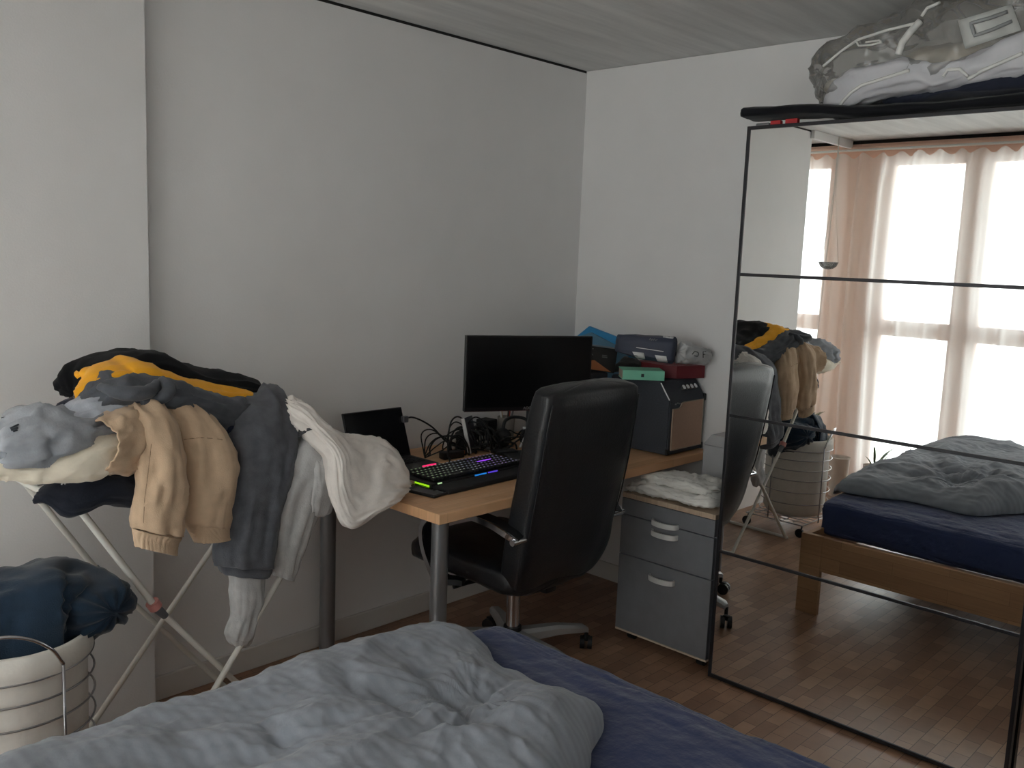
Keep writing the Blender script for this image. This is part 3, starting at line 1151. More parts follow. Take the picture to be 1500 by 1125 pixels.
KW = 0.50
bm = BM()
kx(box(bm, 0, KW, 0.085, 0.275, 0.0, 0.020, bev=0.003))
obj('chassis', bm, mat('keyboard_black', (18, 18, 20), 0.5, 0, 0.05), kb)
bm = BM()
kx(box(bm, 0.0, KW, 0.0, 0.083, 0.0, 0.017, bev=0.006, seg=3))
obj('wrist_rest', bm, mat('soft_black_pad', (20, 20, 22), 0.75, 0, 0.1, 200, 0.2, 300), kb)
bmk, leds = BM(), {}
KCOL = [(196, 226, 176), (206, 224, 196), (214, 226, 214), (196, 206, 226), (176, 160, 232), (196, 160, 236), (186, 180, 226)]
for r in range(6):
    ncol = 23
    for c in range(ncol):
        x0 = 0.030 + c * 0.0198
        y0 = 0.103 + r * 0.0262 + (0.004 if r == 5 else 0)
        w_ = 0.0172
        if r == 0 and 5 <= c <= 9:
            if c > 5:
                continue
            w_ = 0.0172 + 4 * 0.0198
        kx(box(bmk, x0, x0 + w_, y0, y0 + 0.0205, 0.022, 0.0325, bev=0.0022, seg=1))
        ci = min(6, int(c / ncol * 7))
        leds.setdefault(ci, BM())
        kx(box(leds[ci], x0 + w_ / 2 - 0.0032, x0 + w_ / 2 + 0.0032, y0 + 0.011, y0 + 0.0160, 0.0320, 0.0328))
obj('keys', bmk, mat('key_black', (24, 24, 26), 0.5), kb)
for ci, b_ in leds.items():
    obj('key_lettering', b_, emit('legend_light_%d' % ci, KCOL[ci], 0.42), kb, kind='stuff', label='glowing key legends')
for (nm, x0, x1, y0, y1, z0, z1, col, s) in (('light_strip', -0.002, 0.003, 0.095, 0.205, 0.010, 0.015, (170, 255, 30), 1.3), ('light_strip', -0.002, 0.003, 0.228, 0.258, 0.010, 0.015, (230, 255, 90), 1.6),
                                             ('light_bar', 0.13, 0.195, 0.2665, 0.2715, 0.0200, 0.0330, (255, 40, 110), 1.6), ('light_bar', 0.335, 0.405, 0.186, 0.191, 0.0325, 0.0345, (160, 70, 255), 1.6),
                                             ('light_bar', 0.215, 0.275, 0.0845, 0.0875, 0.016, 0.020, (40, 150, 255), 0.9), ('light_bar', 0.285, 0.335, 0.0845, 0.0875, 0.016, 0.020, (110, 80, 255), 0.9),
                                             ('light_bar', 0.030, 0.050, 0.0845, 0.0875, 0.016, 0.020, (210, 255, 190), 0.9)):
    bm = BM()
    kx(box(bm, x0, x1, y0, y1, z0, z1))
    obj(nm, bm, emit('keyboard_glow_%d_%d_%d' % col, col, s), kb)

# ------------------------------------------------------------------ phone
ph = thing('smartphone', 'dark smartphone lying flat at the front left corner of the desk', 'phone', (2.0, 2.275, DZ))
RZ = Matrix.Rotation(math.radians(9), 3, 'Z')
bm = BM()
box(bm, 1.955, 2.030, 2.195, 2.355, DZ, DZ + 0.010, bev=0.004, seg=3, rot=RZ, piv=(1.99, 2.275, DZ))
obj('case', bm, BLACKPL, ph, smooth=40)
bm = BM()
box(bm, 1.959, 2.026, 2.200, 2.350, DZ + 0.0095, DZ + 0.0106, rot=RZ, piv=(1.99, 2.275, DZ))
obj('glass_screen', bm, mat('phone_glass', (22, 22, 20), 0.08, 0, 0.0), ph)
bm = BM()
box(bm, 1.985, 2.035, 2.355, 2.405, DZ, DZ + 0.016, bev=0.003, rot=Matrix.Rotation(0.5, 3, 'Z'))
tag(obj('wooden_block', bm, mat('tan_paper', (178, 148, 112), 0.8), smooth=40), 'small tan block on the desk between phone and keyboard', 'block')

# ------------------------------------------------------------------ tangle on the desk
CABLE = mat('black_cable_rubber', (14, 14, 15), 0.5, 0, 0.05)


def cable(pts, r, label, group=None, m=CABLE, k=8):
    bm = BM()
    tube(bm, pts, r, 7, k)
    return tag(obj('cable', bm, m, smooth=180), label, 'cable', group)


def dk(u, v, z):
    return at(u, v, 'z', DZ + z)


cable([V((2.283, 2.742, 0.885)), V((2.33, 2.73, 0.89)), V((2.40, 2.70, 0.85)), V((2.45, 2.67, 0.79)), V((2.50, 2.66, 0.765)), V((2.54, 2.69, 0.76))], 0.0035, 'black charging cable plugged into the right edge of the laptop lid')
bm = BM()
box(bm, 2.275, 2.300, 2.725, 2.745, 0.875, 0.900, bev=0.003)
tag(obj('plug', bm, STEEL), 'small silver plug in the right edge of the laptop lid', 'plug')
rnd = random.Random(12)
TANG = 'thin black cable looping in the tangle behind the keyboard'
for k in range(14):                                  # arcs standing up out of the heap
    c = V((2.50 + rnd.uniform(-0.05, 0.14), 2.66 + rnd.uniform(-0.06, 0.06), DZ))
    a = rnd.uniform(-0.5, 0.5)
    d = V((math.cos(a), math.sin(a), 0))
    w_, h_ = rnd.uniform(0.05, 0.10), rnd.uniform(0.07, 0.155)
    pts = []
    for i in range(9):
        t_ = -0.25 + 1.5 * i / 8
        th = PI * t_
        z = max(0.006, math.sin(th) * h_)
        pts.append(c - d * math.cos(max(0, min(1, t_)) * PI) * w_ + d * (0.09 * (t_ - 1) if t_ > 1 else (0.09 * t_ if t_ < 0 else 0)) + V((0, 0.02 * math.sin(5 * t_), z)))
    cable(pts, rnd.choice((0.0030, 0.0036, 0.0042)), TANG, 'looping black cables behind the keyboard')
for k in range(9):                                   # closed coils lying and leaning
    c = V((2.56 + rnd.uniform(-0.03, 0.09), 2.63 + rnd.uniform(-0.03, 0.05), DZ + 0.055))
    ax = V((rnd.uniform(-1, 1), rnd.uniform(-1, -0.2), rnd.uniform(-0.1, 0.6))).normalized()
    s1 = ax.cross(V((0, 0, 1))).normalized()
    s2 = s1.cross(ax)
    r_ = rnd.uniform(0.035, 0.052)
    pts = [c + s1 * math.cos(0.55 * i) * r_ * (1 + 0.05 * math.sin(i)) + s2 * math.sin(0.55 * i) * r_ + ax * 0.0009 * i for i in range(19)]
    for p in pts:
        p.z = max(p.z, DZ + 0.004)
    cable(pts, 0.0034, 'thin black cable coiled in rings beside the small upright panel', 'coiled black cables by the upright panel', k=4)
for k in range(5):                                   # runs to the left along the desk
    y = 2.60 + 0.03 * k
    pts = [V((2.33 + 0.01 * k, 2.66 + 0.012 * k, DZ + 0.004)), V((2.39, y + 0.03, DZ + 0.03 + 0.012 * k)), V((2.46, y + 0.04, DZ + 0.045 + 0.01 * k)), V((2.54, y + 0.02, DZ + 0.02)), V((2.62, y - 0.01, DZ + 0.006))]
    cable(pts, 0.0028, 'thin black cable arching low between laptop and keyboard', 'low black cables right of the laptop')
for k in range(7):                                   # right half of the heap, round the headphones
    c = V((2.78 + rnd.uniform(-0.10, 0.10), 2.60 + rnd.uniform(-0.09, 0.06), DZ))
    a = rnd.uniform(0, 3.1)
    d = V((math.cos(a), math.sin(a) * 0.6, 0))
    w_, h_ = rnd.uniform(0.06, 0.12), rnd.uniform(0.03, 0.10)
    pts = [c + d * w_ * (i / 3 - 1) + V((0.02 * math.sin(2.3 * i + k), 0.02 * math.cos(1.9 * i + k), max(0.005, h_ * math.sin(PI * i / 6)))) for i in range(7)]
    cable(pts, rnd.choice((0.0032, 0.0040)), 'thin black cable strewn around the headphones under the monitor', 'black cables around the headphones')
# adapters, boxes
bm = BM()
box(bm, 2.375, 2.475, 2.585, 2.625, DZ, DZ + 0.030, bev=0.006, rot=Matrix.Rotation(-0.15, 3, 'Z'))
tag(obj('power_adapter', bm, BLACKPL, smooth=40), 'black power brick lying behind the left of the keyboard', 'power adapter')
bm = BM()
box(bm, 2.525, 2.585, 2.715, 2.775, DZ, DZ + 0.045, bev=0.008, rot=Matrix.Rotation(0.3, 3, 'Z'))
tag(obj('wall_adapter', bm, WHITEPL, smooth=40), 'white plug adapter in the cables right of the laptop', 'adapter')
bm = BM()
box(bm, 2.50, 2.545, 2.625, 2.66, DZ, DZ + 0.014, bev=0.004, rot=Matrix.Rotation(0.6, 3, 'Z'))
tag(obj('orange_case', bm, mat('burnt_orange', (150, 84, 50), 0.6)), 'small orange-brown case among the cables', 'case')
# upright slim panel device
pd = thing('desk_dock', 'slim grey upright panel with silver edge leaning behind the keyboard', 'device', (2.60, 2.60, DZ))
rt = Matrix.Rotation(math.radians(24), 3, 'Z') @ Matrix.Rotation(math.radians(-14), 3, 'X')
bm = BM()
box(bm, 2.555, 2.645, 2.592, 2.600, DZ + 0.004, DZ + 0.150, bev=0.003, rot=rt, piv=(2.60, 2.60, DZ))
obj('panel', bm, mat('slate_plastic', (66, 62, 68), 0.35), pd, smooth=40)
bm = BM()
box(bm, 2.549, 2.5555, 2.588, 2.603, DZ + 0.004, DZ + 0.151, bev=0.0015, rot=rt, piv=(2.60, 2.60, DZ))
obj('silver_edge', bm, mat('silver_white', (206, 206, 206), 0.35), pd)
bm = BM()
box(bm, 2.565, 2.635, 2.602, 2.655, DZ, DZ + 0.10, bev=0.012, rot=rt, piv=(2.60, 2.60, DZ))
for v in bm.verts:
    v.co.z = max(v.co.z, DZ + 0.001)
obj('foot', bm, BLACKMAT, pd, smooth=40)
bm = BM()
box(bm, 2.775, 2.845, 2.765, 2.832, DZ, DZ + 0.090, bev=0.004, rot=Matrix.Rotation(0.15, 3, 'Z'))
tag(obj('black_box', bm, BLACKMAT), 'small black box standing behind the upright panel', 'box')
hb = thing('usb_hub', 'flat white hub with sockets in front of the small black box', 'hub', (2.80, 2.66, DZ))
bm = BM()
box(bm, 2.745, 2.855, 2.645, 2.68, DZ, DZ + 0.028, bev=0.006, rot=Matrix.Rotation(-0.55, 3, 'Z'))
obj('body', bm, WHITEPL, hb, smooth=40)
bm = BM()
for k in range(3):
    box(bm, 2.762 + k * 0.03, 2.778 + k * 0.03, 2.6435, 2.6455, DZ + 0.010, DZ + 0.018, rot=Matrix.Rotation(-0.55, 3, 'Z'), piv=(2.80, 2.6625, DZ))
obj('sockets', bm, BLACKPL, hb)
pd.location += V((-0.035, 0.025, 0))
hb.location += V((-0.035, 0.075, 0))
# pencil cup
cup = thing('pencil_cup', 'grey-white cup of pens below the monitor', 'cup', (2.925, 2.790, DZ))
bm = BM()
lathe(bm, [(0.030, 0), (0.036, 0.0), (0.040, 0.09), (0.036, 0.09), (0.033, 0.012)], (2.925, 2.790, DZ))
obj('body', bm, mat('grey_stoneware', (150, 146, 140), 0.6), cup, smooth=40)
for k, (col, nm) in enumerate((((168, 60, 48), 'red pen'), ((190, 160, 90), 'ochre pencil'), ((205, 205, 205), 'white pen'), ((40, 40, 44), 'black pen'), ((120, 122, 126), 'grey pen'))):
    a = 1.3 * k + 0.4
    bm = BM()
    p = V((2.925 + 0.012 * math.cos(a), 2.790 + 0.012 * math.sin(a), DZ + 0.014))
    q = V((2.925 + 0.040 * math.cos(a), 2.790 + 0.032 * math.sin(a), DZ + 0.125 + 0.008 * k))
    tube(bm, [p, p.lerp(q, 0.9), q], [0.004, 0.004, 0.001], 8)
    tag(obj('pen', bm, mat('pen_%s' % nm, col, 0.4), smooth=40), nm + ' standing in the grey-white cup below the monitor', 'pen')
# headphones
hp = thing('headphones', 'black headphones with white arcs lying beside the monitor foot', 'headphones', (2.80, 2.50, DZ))
bm = BM()
for (cx_, cy_, cz_) in ((2.735, 2.535, DZ + 0.040), (2.815, 2.46, DZ + 0.040)):
    bm2 = loft([(V((cx_ - 0.02, cy_ - 0.02, cz_ - 0.036)), V((cx_ - 0.02, cy_ - 0.02, cz_ + 0.036)), 0.034), (V((cx_, cy_, cz_ - 0.038)), V((cx_, cy_, cz_ + 0.038)), 0.037), (V((cx_ + 0.02, cy_ + 0.02, cz_ - 0.036)), V((cx_ + 0.02, cy_ + 0.02, cz_ + 0.036)), 0.034)], n=24, sub=2, e=2.2, fold=0, fine=0, capd=0.01)
    obj('ear_cup', bm2, BLACKMAT, hp, smooth=180)
bm.free()
bm = BM()
tube(bm, [(2.735, 2.535, DZ + 0.075), (2.775, 2.56, DZ + 0.105), (2.83, 2.56, DZ + 0.115), (2.865, 2.52, DZ + 0.105), (2.815, 2.46, DZ + 0.075)], 0.0075, 8, 6)
obj('headband', bm, BLACKPL, hp, smooth=180)
for (a, b, c) in (((2.795, 2.475, DZ + 0.085), (2.84, 2.44, DZ + 0.078), (2.85, 2.42, DZ + 0.035)), ((2.755, 2.45, DZ + 0.010), (2.765, 2.43, DZ + 0.055), (2.815, 2.415, DZ + 0.068))):
    bm = BM()
    tube(bm, [a, b, c], 0.0055, 8, 6)
    obj('white_arc', bm, mat('silver_white', (206, 206, 206), 0.35), hp, smooth=180)
hp.location += V((0.015, 0.105, 0))
# remote / numeric pad and mouse
bm = BM()
box(bm, 2.60, 2.70, 2.50, 2.56, DZ, DZ + 0.018, bev=0.004, rot=Matrix.Rotation(-0.4, 3, 'Z'))
tag(obj('controller', bm, BLACKPL, smooth=40), 'dark flat controller lying just behind the right of the keyboard', 'controller')
ms = thing('mouse', 'black computer mouse on the desk right of the keyboard', 'mouse', (2.64, 2.315, DZ))
st = [(V((2.61, 2.26, DZ + 0.012)), V((2.67, 2.26, DZ + 0.012)), 0.010), (V((2.606, 2.30, DZ + 0.018)), V((2.674, 2.30, DZ + 0.018)), 0.017), (V((2.608, 2.34, DZ + 0.016)), V((2.672, 2.34, DZ + 0.016)), 0.015), (V((2.613, 2.37, DZ + 0.010)), V((2.667, 2.37, DZ + 0.010)), 0.009)]
obj('shell', loft(st, n=28, sub=5, e=2.6, fold=0, fine=0, capd=0.01), BLACKPL, ms, smooth=180)
bm = BM()
cyl(bm, (2.636, 2.345, DZ + 0.031), (2.644, 2.345, DZ + 0.031), 0.007)
obj('scroll_wheel', bm, STEEL, ms, smooth=40)
bm = BM()
box(bm, 2.645, 2.785, 2.60, 2.73, DZ, DZ + 0.002, rot=Matrix.Rotation(0.2, 3, 'Z'))
tag(obj('notepad', bm, mat('grey_paper', (120, 118, 116), 0.85)), 'grey paper pad lying under the cables behind the upright panel', 'paper')

# ------------------------------------------------------------------ guitar amplifier with things stacked on it
AX0, AX1, AY0, AY1, AZ1 = 3.170, 3.442, 2.088, 2.40, 1.046
TOLEX = mat('black_tolex', (58, 63, 72), 0.65, 0, 0.15, 200, 0.4, 260)
amp = thing('guitar_amplifier', 'black combo amplifier with brown grille cloth at the right end of the desk', 'amplifier', (3.30, 2.24, DZ))
bm = BM()
zc = 0.075
prof = [V((AX0, AY0, DZ + 0.004)), V((AX0, AY1, DZ + 0.004)), V((AX0, AY1, AZ1)), V((AX0, AY0 + 0.055, AZ1)), V((AX0, AY0, AZ1 - zc))]
prism(bm, prof, (AX1 - AX0, 0, 0))
bmesh.ops.bevel(bm, geom=bm.edges[:], offset=0.005, segments=2, affect='EDGES')
obj('cabinet', bm, TOLEX, amp, smooth=40)
bm = BM()
g = 0.020
zs = AZ1 - zc - 0.012
prism(bm, [V((AX0 + g, AY0 - 0.004, DZ + 0.024)), V((AX1 - g, AY0 - 0.004, DZ + 0.024)), V((AX1 - g, AY0 - 0.004, zs)), V((AX0 + 0.10, AY0 - 0.004, zs)), V((AX0 + 0.085, AY0 - 0.004, zs - 0.004)), V((AX0 + 0.075, AY0 - 0.004, zs - 0.020)), V((AX0 + 0.06, AY0 - 0.004, zs - 0.024)), V((AX0 + g, AY0 - 0.004, zs - 0.024))], (0, 0.0035, 0))
GR = mat('brown_grille_cloth', (200, 166, 144), 0.85, 0, 0.18, 300, 0.4, 320, 0, (1, 1, 3))
gr = obj('grille', bm, GR, amp)
bm = BM()
tube(bm, [V((AX0 + g, AY0 - 0.005, zs - 0.024)), V((AX0 + 0.06, AY0 - 0.005, zs - 0.024)), V((AX0 + 0.075, AY0 - 0.005, zs - 0.020)), V((AX0 + 0.085, AY0 - 0.005, zs - 0.004)), V((AX0 + 0.10, AY0 - 0.005, zs)), V((AX1 - g, AY0 - 0.005, zs)), V((AX1 - g, AY0 - 0.005, DZ + 0.024)), V((AX0 + g, AY0 - 0.005, DZ + 0.024))], 0.0022, 6, closed=True)
obj('piping', bm, mat('cream_piping', (170, 158, 140), 0.6), gr)
nsl = V((0, -zc, 0.055)).normalized()                     # sloped control panel normal
for k in range(4):
    bm = BM()
    p = V((AX0 + 0.115 + 0.030 * k, AY0 + 0.026, AZ1 - 0.038))
    cyl(bm, p, p + V((0, -0.8, 0.6)).normalized() * 0.020, 0.0125, 0.0105, n=18)
    obj('knob', bm, CHROME, amp, smooth=40)
bm = BM()
for k in range(3):
    p = V((AX0 + 0.036 + 0.014 * k, AY0 - 0.003, zs - 0.008 + 0.003 * (k % 2)))
    box(bm, p.x, p.x + 0.010, p.y, p.y + 0.002, p.z, p.z + 0.006)
obj('badge', bm, STEEL, amp)
for b6 in ((AX0 - 0.002, AX0 + 0.012, AY0 - 0.003, AY0 + 0.010, DZ + 0.004, DZ + 0.03), (AX1 - 0.012, AX1 + 0.002, AY0 - 0.003, AY0 + 0.010, DZ + 0.004, DZ + 0.03), (AX1 - 0.012, AX1 + 0.003, AY0 - 0.004, AY0 + 0.014, AZ1 - zc - 0.02, AZ1 - zc + 0.01)):
    bm = BM()
    box(bm, *b6, bev=0.003)
    obj('corner_guard', bm, BLACKPL, amp)
bm = BM()
tube(bm, [V((AX0 - 0.001, AY0 + 0.050, AZ1 - 0.006)), V((AX0 - 0.001, AY0 + 0.003, AZ1 - zc + 0.002))], 0.003, 6)
obj('bright_edge', bm, CHROME, amp)

# dark case left of the amplifier, under the boxes
bm = BM()
box(bm, 2.955, 3.155, 2.405, 2.70, DZ, 1.055, bev=0.006)
tag(obj('dark_case', bm, TOLEX, smooth=40), 'tall black case on the desk between monitor and amplifier', 'case')
# mint book
T1 = AZ1 + 0.002
bk = thing('mint_book', 'thick mint green book lying on the amplifier', 'book', (3.235, 2.30, T1))
RB = Matrix.Rotation(math.radians(-45), 3, 'Z')
bc = V((3.172, 2.243, T1))
def bkx(bm, x0, x1, y0, y1, z0, z1, bev=0.0):
    for v in box(bm, x0, x1, y0, y1, z0, z1, bev=bev):
        v.co = RB @ v.co + bc
bm = BM()
bkx(bm, -0.088, 0.088, -0.062, -0.058, 0, 0.040)
bkx(bm, -0.088, 0.088, -0.058, 0.062, 0.0375, 0.040)
bkx(bm, -0.088, 0.088, -0.058, 0.062, 0, 0.0025)
obj('cover', bm, mat('mint_card', (136, 214, 184), 0.55), bk)
bm = BM()
bkx(bm, -0.0865, 0.0865, -0.058, 0.060, 0.0027, 0.0373)
obj('pages', bm, mat('book_pages', (196, 186, 168), 0.9, 0, 0.1, 300), bk)
bm = BM()
bkx(bm, -0.010, 0.002, -0.0626, -0.0619, 0.013, 0.026)
obj('spine_mark', bm, mat('dark_print', (48, 60, 56), 0.6), bk)
# red box
bm = BM()
prism(bm, [V((3.275, 2.205, T1)), V((3.300, 2.150, T1)), V((3.436, 2.096, T1)), V((3.440, 2.36, T1)), V((3.300, 2.38, T1))], (0, 0, 0.054))
rb = obj('red_box', bm, mat('dark_red_card', (118, 40, 46), 0.6), None)
tag(rb, 'flat dark red box on the amplifier under the navy package', 'box')
# navy package with white bag sticking out
NAVY = mat('navy_card', (58, 64, 82), 0.6, 0, 0.06, 20)
pk = thing('navy_package', 'navy package with white flaps lying on the red box', 'package', (3.2, 2.22, 1.1))
pA = [at(918, 492, 'y', 2.30), at(1000, 497, 'y', 2.10), at(996, 533, 'y', 2.10), at(914, 518, 'y', 2.30)]
back_v = V((0.0, 0.105, 0.015))
st = []
for t_ in (0.0, 0.06, 0.3, 0.6, 0.94, 1.0):
    a = pA[0].lerp(pA[1], t_) + V((0, 0.04, 0))
    b = pA[3].lerp(pA[2], t_) + V((0, 0.04, 0.0))
    st.append((a, b, 0.052 if 0 < t_ < 1 else 0.046))
pbody = obj('body', loft(st, n=48, sub=5, e=5.0, fold=0.007, fs=6, fa=8, fine=0.001, seed=4, capd=0.008), NAVY, pk, smooth=60)
rr_ = (pA[1] - pA[0]).normalized()
uu_ = (pA[0] - pA[3]).normalized()
nn_ = rr_.cross(uu_)
if nn_.y > 0:
    nn_ = -nn_
fc = sum(pA, V()) / 4
off = nn_ * 0.0245
for q4 in (((926, 515), (943, 517), (945, 526), (931, 524)), ((959, 520), (976, 522), (978, 531), (963, 529)), ((937, 488), (955, 489), (954, 492), (938, 491)), ((973, 490), (993, 492), (991, 497), (971, 494))):
    patch(pbody, q4, 0.003, PRINT_WHITE, 'flap', pk, 4, 4)
bm = BM()
tube(bm, trace(pbody, ((932, 509), (972, 515)), 0.001, 8), 0.0018, 6)
obj('white_line', bm, PRINT_WHITE, pk)
bm = BM()
tube(bm, trace(pbody, ((951, 498), (953, 495), (954, 499), (956, 496), (957, 499), (959, 496), (960, 499), (963, 497)), 0.001, 3), 0.0015, 6)
obj('script_logo', bm, PRINT_GREY, pk)
pb = thing('plastic_bag', 'crumpled white plastic bag sticking out beside the navy package', 'bag', (3.38, 2.09, 1.1))
st = [(at(999, 500, 'y', 2.12), at(995, 531, 'y', 2.12), 0.045), (at(1012, 502, 'y', 2.10), at(1010, 533, 'y', 2.10), 0.042), (at(1028, 508, 'y', 2.085), at(1027, 532, 'y', 2.085), 0.036), (at(1038, 514, 'y', 2.075), at(1036, 529, 'y', 2.075), 0.020)]
obj('body', loft(st, n=36, sub=6, e=2.3, fold=0.012, fs=25, fa=18, fine=0.004, seed=21, capd=0.008), mat('white_film', (200, 200, 200), 0.3, 0, 0.05), pb, smooth=180)
bm = BM()
tube(bm, [at(u, v, 'y', 2.045) for u, v in ((1014, 519), (1018, 515), (1023, 517), (1022, 522), (1017, 521))], 0.0016, 6, 4)
tube(bm, [at(u, v, 'y', 2.035) for u, v in ((1030, 524), (1030, 515), (1034, 515))], 0.0016, 6, 1)
tube(bm, [at(u, v, 'y', 2.035) for u, v in ((1030, 519), (1033, 519))], 0.0016, 6, 1)
obj('black_print', bm, BLACKMAT, pb)
# black product box with orange motif, and a grey bag of clutter
gb = thing('product_box', 'black carton with an orange corner tilted on the dark case', 'box', (3.08, 2.55, 1.056))
RT = Matrix.Rotation(math.radians(-40), 3, 'Z') @ Matrix.Rotation(math.radians(6), 3, 'Y')
gc = V((3.135, 2.475, 1.062))
bm = BM()
for v in box(bm, -0.085, 0.085, -0.05, 0.05, 0.0, 0.105, bev=0.002):
    v.co = RT @ v.co + gc
obj('carton', bm, mat('black_gloss_card', (20, 20, 21), 0.35), gb)
bm = BM()
prism(bm, [RT @ V(p) + gc for p in ((-0.055, -0.0508, 0.004), (0.07, -0.0508, 0.004), (0.035, -0.0508, 0.022), (-0.01, -0.0508, 0.046), (-0.04, -0.0508, 0.040))], RT @ V((0, 0.0006, 0)))
obj('orange_motif', bm, mat('orange_print', (196, 122, 74), 0.5), gb)
bm = BM()
tube(bm, [RT @ V(p) + gc for p in ((-0.052, -0.0512, 0.060), (-0.045, -0.0512, 0.078), (-0.038, -0.0512, 0.064), (-0.030, -0.0512, 0.072), (-0.020, -0.0512, 0.066))], 0.0015, 6, 4)
for (x, z, w) in ((0.02, 0.062, 0.024), (0.02, 0.069, 0.022), (-0.052, 0.092, 0.03)):
    for v in box(bm, x, x + w, -0.0512, -0.0502, z, z + 0.004):
        v.co = RT @ v.co + gc
obj('grey_print', bm, PRINT_GREY, gb)
st = [(at(905, 532, 'y', 2.40), at(904, 545, 'y', 2.40), 0.03), (at(916, 524, 'y', 2.37), at(916, 545, 'y', 2.37), 0.035), (at(930, 526, 'y', 2.35), at(930, 544, 'y', 2.35), 0.03)]
tag(obj('dark_pouch', loft(st, n=32, sub=6, e=2.6, fold=0.008, fs=15, fa=14, seed=31), fabric('charcoal_pouch', (64, 62, 60)), smooth=180), 'dark grey pouch wedged behind the mint book', 'pouch')
# blue folders leaning in the corner
bf = thing('blue_folder', 'bright blue folder standing tilted in the room corner behind the monitor', 'folder', (3.40, 2.65, 1.05))
bm = BM()
pl = [V((3.437, 2.742, 1.222)), V((3.437, 2.48, 1.165)), V((3.437, 2.42, 0.80)), V((3.437, 2.838, 0.80)), V((3.437, 2.838, 1.150))]
prism(bm, pl, (-0.012, 0, 0))
obj('cover', bm, mat('bright_blue_card', (58, 150, 205), 0.45), bf)
bm = BM()
pl = [V((3.424, 2.80, 1.165)), V((3.424, 2.72, 1.195)), V((3.424, 2.50, 1.125)), V((3.424, 2.46, 0.80)), V((3.424, 2.80, 0.80))]
prism(bm, pl, (-0.012, 0, 0))
tag(obj('grey_blue_folder', bm, mat('grey_blue_card', (96, 140, 168), 0.5)), 'grey-blue folder in front of the bright blue one in the corner', 'folder')

# ------------------------------------------------------------------ on top of the wardrobe
TT = WT + 0.001
st = [(V((3.0, 1.715, TT + 0.040)), V((3.0, 1.715, TT + 0.072)), 0.055), (V((3.0, 1.69, TT + 0.036)), V((3.0, 1.69, TT + 0.074)), 0.060), (V((3.0, 1.45, TT + 0.028)), V((3.0, 1.45, TT + 0.064)), 0.062), (V((3.0, 1.25, TT + 0.008)), V((3.0, 1.25, TT + 0.044)), 0.062), (V((3.0, 0.9, TT + 0.008)), V((3.0, 0.9, TT + 0.044)), 0.062), (V((3.0, 0.2, TT + 0.008)), V((3.0, 0.2, TT + 0.044)), 0.06)]
tag(obj('black_sleeve', loft(st, n=32, sub=8, e=3, fold=0.004, fs=3, fa=8, seed=41, capd=0.02), fabric('black_nylon', (24, 25, 29), 0.08, 0.2), smooth=180), 'long flat black padded sleeve lying along the wardrobe top', 'sleeve')
bm = BM()
box(bm, 2.935, 2.955, 1.562, 1.600, TT, TT + 0.017, bev=0.003)
tag(obj('red_strap_clip', bm, mat('red_plastic', (190, 40, 44), 0.5)), 'red clip on the wardrobe edge nearer the wall', 'clip')
bm = BM()
box(bm, 2.935, 2.955, 1.500, 1.545, TT, TT + 0.019, bev=0.003)
tag(obj('red_strap_clip', bm, MATS['red_plastic']), 'red clip on the wardrobe edge nearer the clear bag', 'clip')
bm = BM()
box(bm, 2.935, 2.96, 1.605, 1.655, TT, TT + 0.012, bev=0.004)
tag(obj('silver_bracket', bm, STEEL), 'small silver bracket lying on the wardrobe corner', 'bracket')
# navy blanket under the clear bag
def wt(u, v, x=3.12):
    return at(u, v, 'x', x)
st = [(V((3.13, 1.25, TT + 0.06)), V((3.13, 1.25, TT + 0.068)), 0.10), (V((3.13, 1.1, TT + 0.055)), V((3.13, 1.1, TT + 0.090)), 0.15), (V((3.13, 0.95, TT + 0.055)), V((3.13, 0.95, TT + 0.125)), 0.17), (V((3.13, 0.75, TT + 0.055)), V((3.13, 0.75, TT + 0.145)), 0.17), (V((3.13, 0.35, TT + 0.055)), V((3.13, 0.35, TT + 0.15)), 0.17)]
tag(obj('navy_blanket', loft(st, n=40, sub=8, e=3, fold=0.010, fs=4, fa=10, seed=43), fabric('navy_fleece', (44, 48, 62), 0.1, 0.25), smooth=180), 'folded navy blanket under the clear bag on the wardrobe', 'blanket')
# clear storage bag
cb = thing('storage_bag', 'big clear plastic bedding bag with white piping on the wardrobe', 'bag', (3.12, 1.1, TT))
FILM = clear('clear_vinyl', (0.84, 0.84, 0.83), 0.07, 0.30, (196, 194, 190), 1.5)
bx = 3.12
prf = [((1203, 104), (1206, 130)), ((1208, 88), (1222, 168)), ((1240, 66), (1240, 166)), ((1275, 52), (1290, 156)), ((1310, 42), (1335, 146)), ((1345, 28), (1365, 141)), ((1368, 4), (1400, 138)), ((1410, -8), (1440, 132)), ((1470, -14), (1485, 128)), ((1540, -10), (1540, 120)), ((1600, 20), (1590, 118))]
tk = [0.03, 0.09, 0.14, 0.16, 0.17, 0.175, 0.18, 0.18, 0.18, 0.17, 0.10]
st = []
for (a, b), t_ in zip(prf, tk):
    A_, B_ = wt(*a), wt(*b)
    A_.z = min(A_.z, H - 0.025)
    B_.z = max(B_.z, TT + 0.055)
    st.append((A_, B_, t_))
obj('film', loft(st, n=56, sub=6, e=3.4, fold=0.022, fs=10, fa=10, fine=0.004, seed=45, capd=0.015), FILM, cb, smooth=180)
st2 = [(V((bx, s_[0].y, s_[0].z * 0.45 + s_[1].z * 0.55)), V((bx, s_[1].y, s_[1].z + 0.022)), s_[2] * 0.80) for s_ in st[2:-1]]
tag(obj('beige_pillow', loft(st2, n=40, sub=5, e=2.6, fold=0.014, fs=6, fa=10, seed=47), fabric('beige_cotton', (206, 196, 178)), smooth=180), 'beige bedding packed inside the clear plastic bag', 'bedding')
